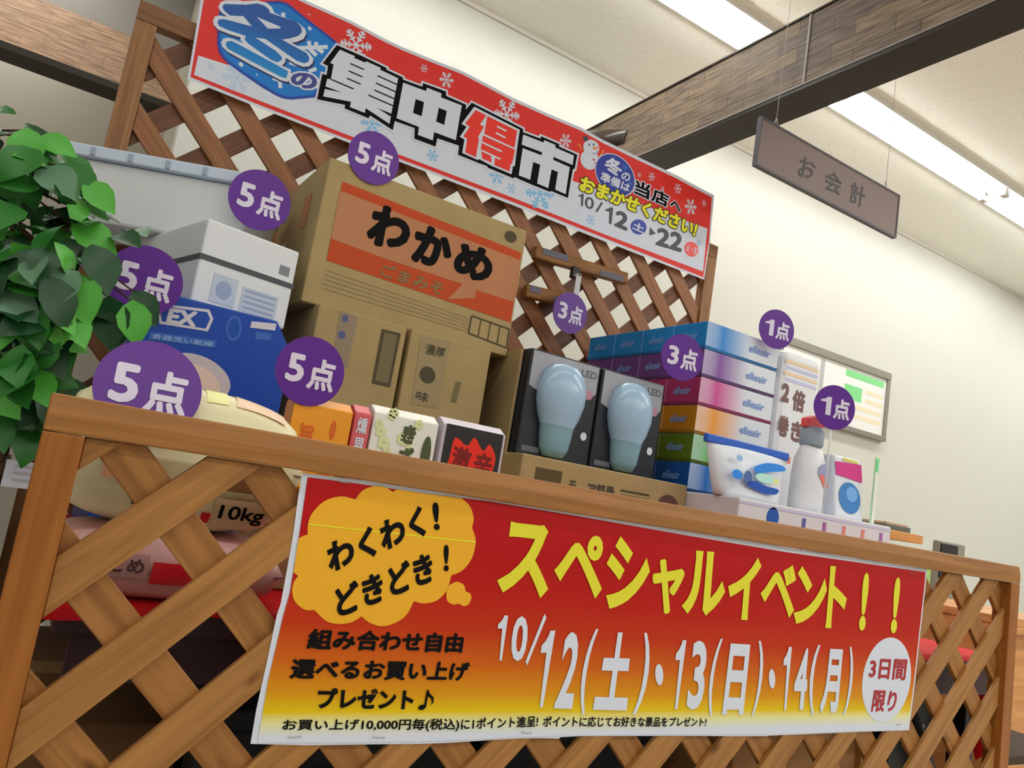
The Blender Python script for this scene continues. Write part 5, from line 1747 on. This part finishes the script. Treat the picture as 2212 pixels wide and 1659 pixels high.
# ------------------------------------------------------------------ shelf rack and plant at left
dkw = wood_mat('dark_rack_wood', C(74, 44, 30, .7), C(96, 60, 40, .75), stretch=(2, 20, 20), knots=False)
rk = thing('shelf_rack', 'dark brown wooden shelf rack at the far left behind the plant', 'rack', (-.35, 1.5, 0))
for x in (-.62, -.045):
    for y in (1.385, 1.68):
        MB().box(x - .018, x + .018, y - .018, y + .018, 0, .90).build('upright', dkw, rk, bevel=.002)
for z in (.18, .52, .78, .88):
    MB().box(-.64, -.022, 1.365, 1.70, z, z + .02).build('shelf_board', dkw, rk, bevel=.002)
MB().box(-.64, -.022, 1.350, 1.3645, .735, .775).build('shelf_lip', dkw, rk, bevel=.002)
MB().box(-.60, -.066, 1.66, 1.675, .02, .88).build('back_panel', mat('rack_back', (.03, .018, .012), .6), rk)
for k, (x0_, x1_, z0_, z1_, lab) in enumerate(((-.150, -.060, .822, .868, 'white price card on the dark rack, upper one beside the pine post'), (-.172, -.090, .735, .800, 'white price card on the dark rack, lower one beside the pine post'))):
    a = P(*((42, 912), (15, 992))[k], 1.335)
    b2 = P(*((98, 955), (70, 1058))[k], 1.335)
    t_ = thing('price_card', lab, 'card', ((a.x + b2.x) / 2, 1.27, min(a.z, b2.z)), 'price cards on the dark rack')
    MB().box(a.x, b2.x + .02, 1.335, 1.339, b2.z, a.z).build('card', paper_w, t_)
    MB().box(a.x + .01, a.x + .03, 1.339, 1.3645, b2.z + .01, b2.z + .03).build('clip', blackm, t_)
    p_ = Print(Face((a.x, 1.3346, b2.z), (1, 0, 0), (0, 0, 1), (0, -1, 0)))
    for q_ in range(3):
        p_.uv_rect(.012, .05, .01 + .010 * q_, .013 + .010 * q_, 1, 0)
    p_.build('card_print', mat('faint_grey_ink', C(176, 176, 180)), t_, weld=False)
t_ = tag(MB().box(-.50, -.13, 1.41, 1.655, .5405, .66).build('red_bundle', red_cloth, loc=(-.3, 1.5, .54), bevel=.02), 'folded red cloth bundle on the middle shelf of the dark rack', 'cloth')

pl = thing('artificial_plant', 'leafy green potted plant at the left edge, leaning over the blue carton', 'plant', (-.30, 1.46, .90))
pot_m = mat('black_pot', (.012, .013, .014), .35, .4)
PC = Vector((-.30, 1.49, .9005))
b = MB()
b.lathe(PC, [(.070, 0), (.085, .01), (.098, .10), (.104, .105), (.104, .12), (.092, .12), (.09, .10)], 28)
b.build('pot', pot_m, pl)
b = MB()
b.lathe(PC, [(.0005, .095), (.0895, .097)], 20)
b.build('soil', mat('dark_soil', (.03, .02, .014), .9), pl)
rnd = random.Random(11)
stems = MB()
leaves = MB()
greens = [mat('leaf_deep', (0.008, 0.060, 0.016), .38, .4), mat('leaf_mid', (0.022, 0.165, 0.020), .38, .4), mat('leaf_fresh', (0.09, 0.42, 0.05), .4, .4), mat('leaf_dusty', (0.11, 0.24, 0.14), .45, .4)]
BLADE = [(0, 0.0, 0), (.16, .20, .03), (.38, .33, .05), (.60, .31, .03), (.80, .18, -.02), (1.0, 0, -.10)]


def leaf(base, d, nrm, L, mi):
    d = d.normalized()
    s_ = d.cross(nrm).normalized()
    n_ = s_.cross(d).normalized()
    vs_ = []
    for t2, hw_, lift in BLADE:
        c_ = base + d * L * t2 + n_ * L * lift
        vs_ += [c_ - s_ * L * hw_ - n_ * L * hw_ * .25 * -1, c_, c_ + s_ * L * hw_ + n_ * L * hw_ * .25]
    leaves.add(vs_, [(3 * i + j, 3 * i + j + 1, 3 * i + 4 + j, 3 * i + 3 + j) for i in range(5) for j in range(2)], mi, True)


trunk_top = PC + Vector((.05, -.05, .36))
trunk = catmull([tuple(PC + Vector((0, 0, .096))), tuple(PC + Vector((.02, -.02, .22))), tuple(trunk_top)], 5)
stems.tube(trunk, [.011 - .0005 * i for i in range(len(trunk))], 8)
targets = []
for px, py, Y, nl in ((15, 290, 1.30, 7), (75, 310, 1.27, 8), (120, 340, 1.28, 6), (60, 400, 1.22, 14), (130, 440, 1.24, 14), (30, 500, 1.18, 18), (110, 560, 1.16, 18), (150, 500, 1.22, 10),
                      (125, 615, 1.20, 10), (60, 660, 1.15, 24), (130, 700, 1.24, 16), (30, 760, 1.16, 24), (80, 800, 1.24, 18), (205, 470, 1.24, 3), (205, 690, 1.22, 5), (20, 600, 1.14, 20), (40, 850, 1.27, 14)):
    targets.append((P(px, py, Y), nl))
for tgt, nl in targets:
    st = trunk[rnd.randrange(5, len(trunk))]
    st = Vector(st)
    mid = (st + tgt) / 2 + Vector((rnd.uniform(-.02, .02), rnd.uniform(-.02, .02), .02))
    path = catmull([tuple(st), tuple(mid), tuple(tgt)], 6)
    stems.tube(path, [.0035 - .00018 * i for i in range(len(path))], 6)
    for k in range(nl):
        c_ = Vector(path[min(len(path) - 1, rnd.randrange(6, len(path) + 4))]) + Vector((rnd.gauss(0, .026), rnd.gauss(0, .026), rnd.gauss(0, .026)))
        d_ = Vector((rnd.uniform(-.8, .9), rnd.uniform(-1, .35), rnd.uniform(-1.1, .15)))
        nrm = Vector((rnd.uniform(-.6, .4), rnd.uniform(-1, -.2), rnd.uniform(.2, 1)))
        leaf(c_, d_, nrm, rnd.uniform(.050, .078), rnd.choices((0, 1, 2, 3), (36, 34, 22, 8))[0])
for px, py, Y, mi, dx, dz, L in ((205, 520, 1.20, 2, .9, -.35, .068), (312, 668, 1.20, 0, .7, -.8, .060), (290, 700, 1.19, 2, .25, -1, .068), (178, 650, 1.16, 2, .35, -.9, .075), (120, 630, 1.15, 3, -.5, -.8, .078),
                                 (236, 700, 1.20, 0, .2, -1, .08), (215, 430, 1.22, 2, .8, -.6, .06), (170, 400, 1.23, 1, .8, -.5, .075), (60, 330, 1.24, 2, .2, -.9, .07), (125, 320, 1.26, 2, .9, -.2, .055)):
    q = P(px, py, Y)
    leaf(q - Vector((dx, 0, dz)).normalized() * L * .5, Vector((dx, -.25, dz)), Vector((-.25, -.9, .35)), L, mi)
    stems.tube(catmull([tuple(Vector(trunk[7])), tuple((Vector(trunk[8]) + q) / 2 + Vector((0, 0, .03))), tuple(q - Vector((dx, 0, dz)).normalized() * L * .45)], 5), [.0025 - .00012 * i for i in range(11)], 6)
stems.build('stem', mat('twig_brown', (.07, .035, .02), .7), pl)
leaves.build('foliage', greens, pl, weld=False)
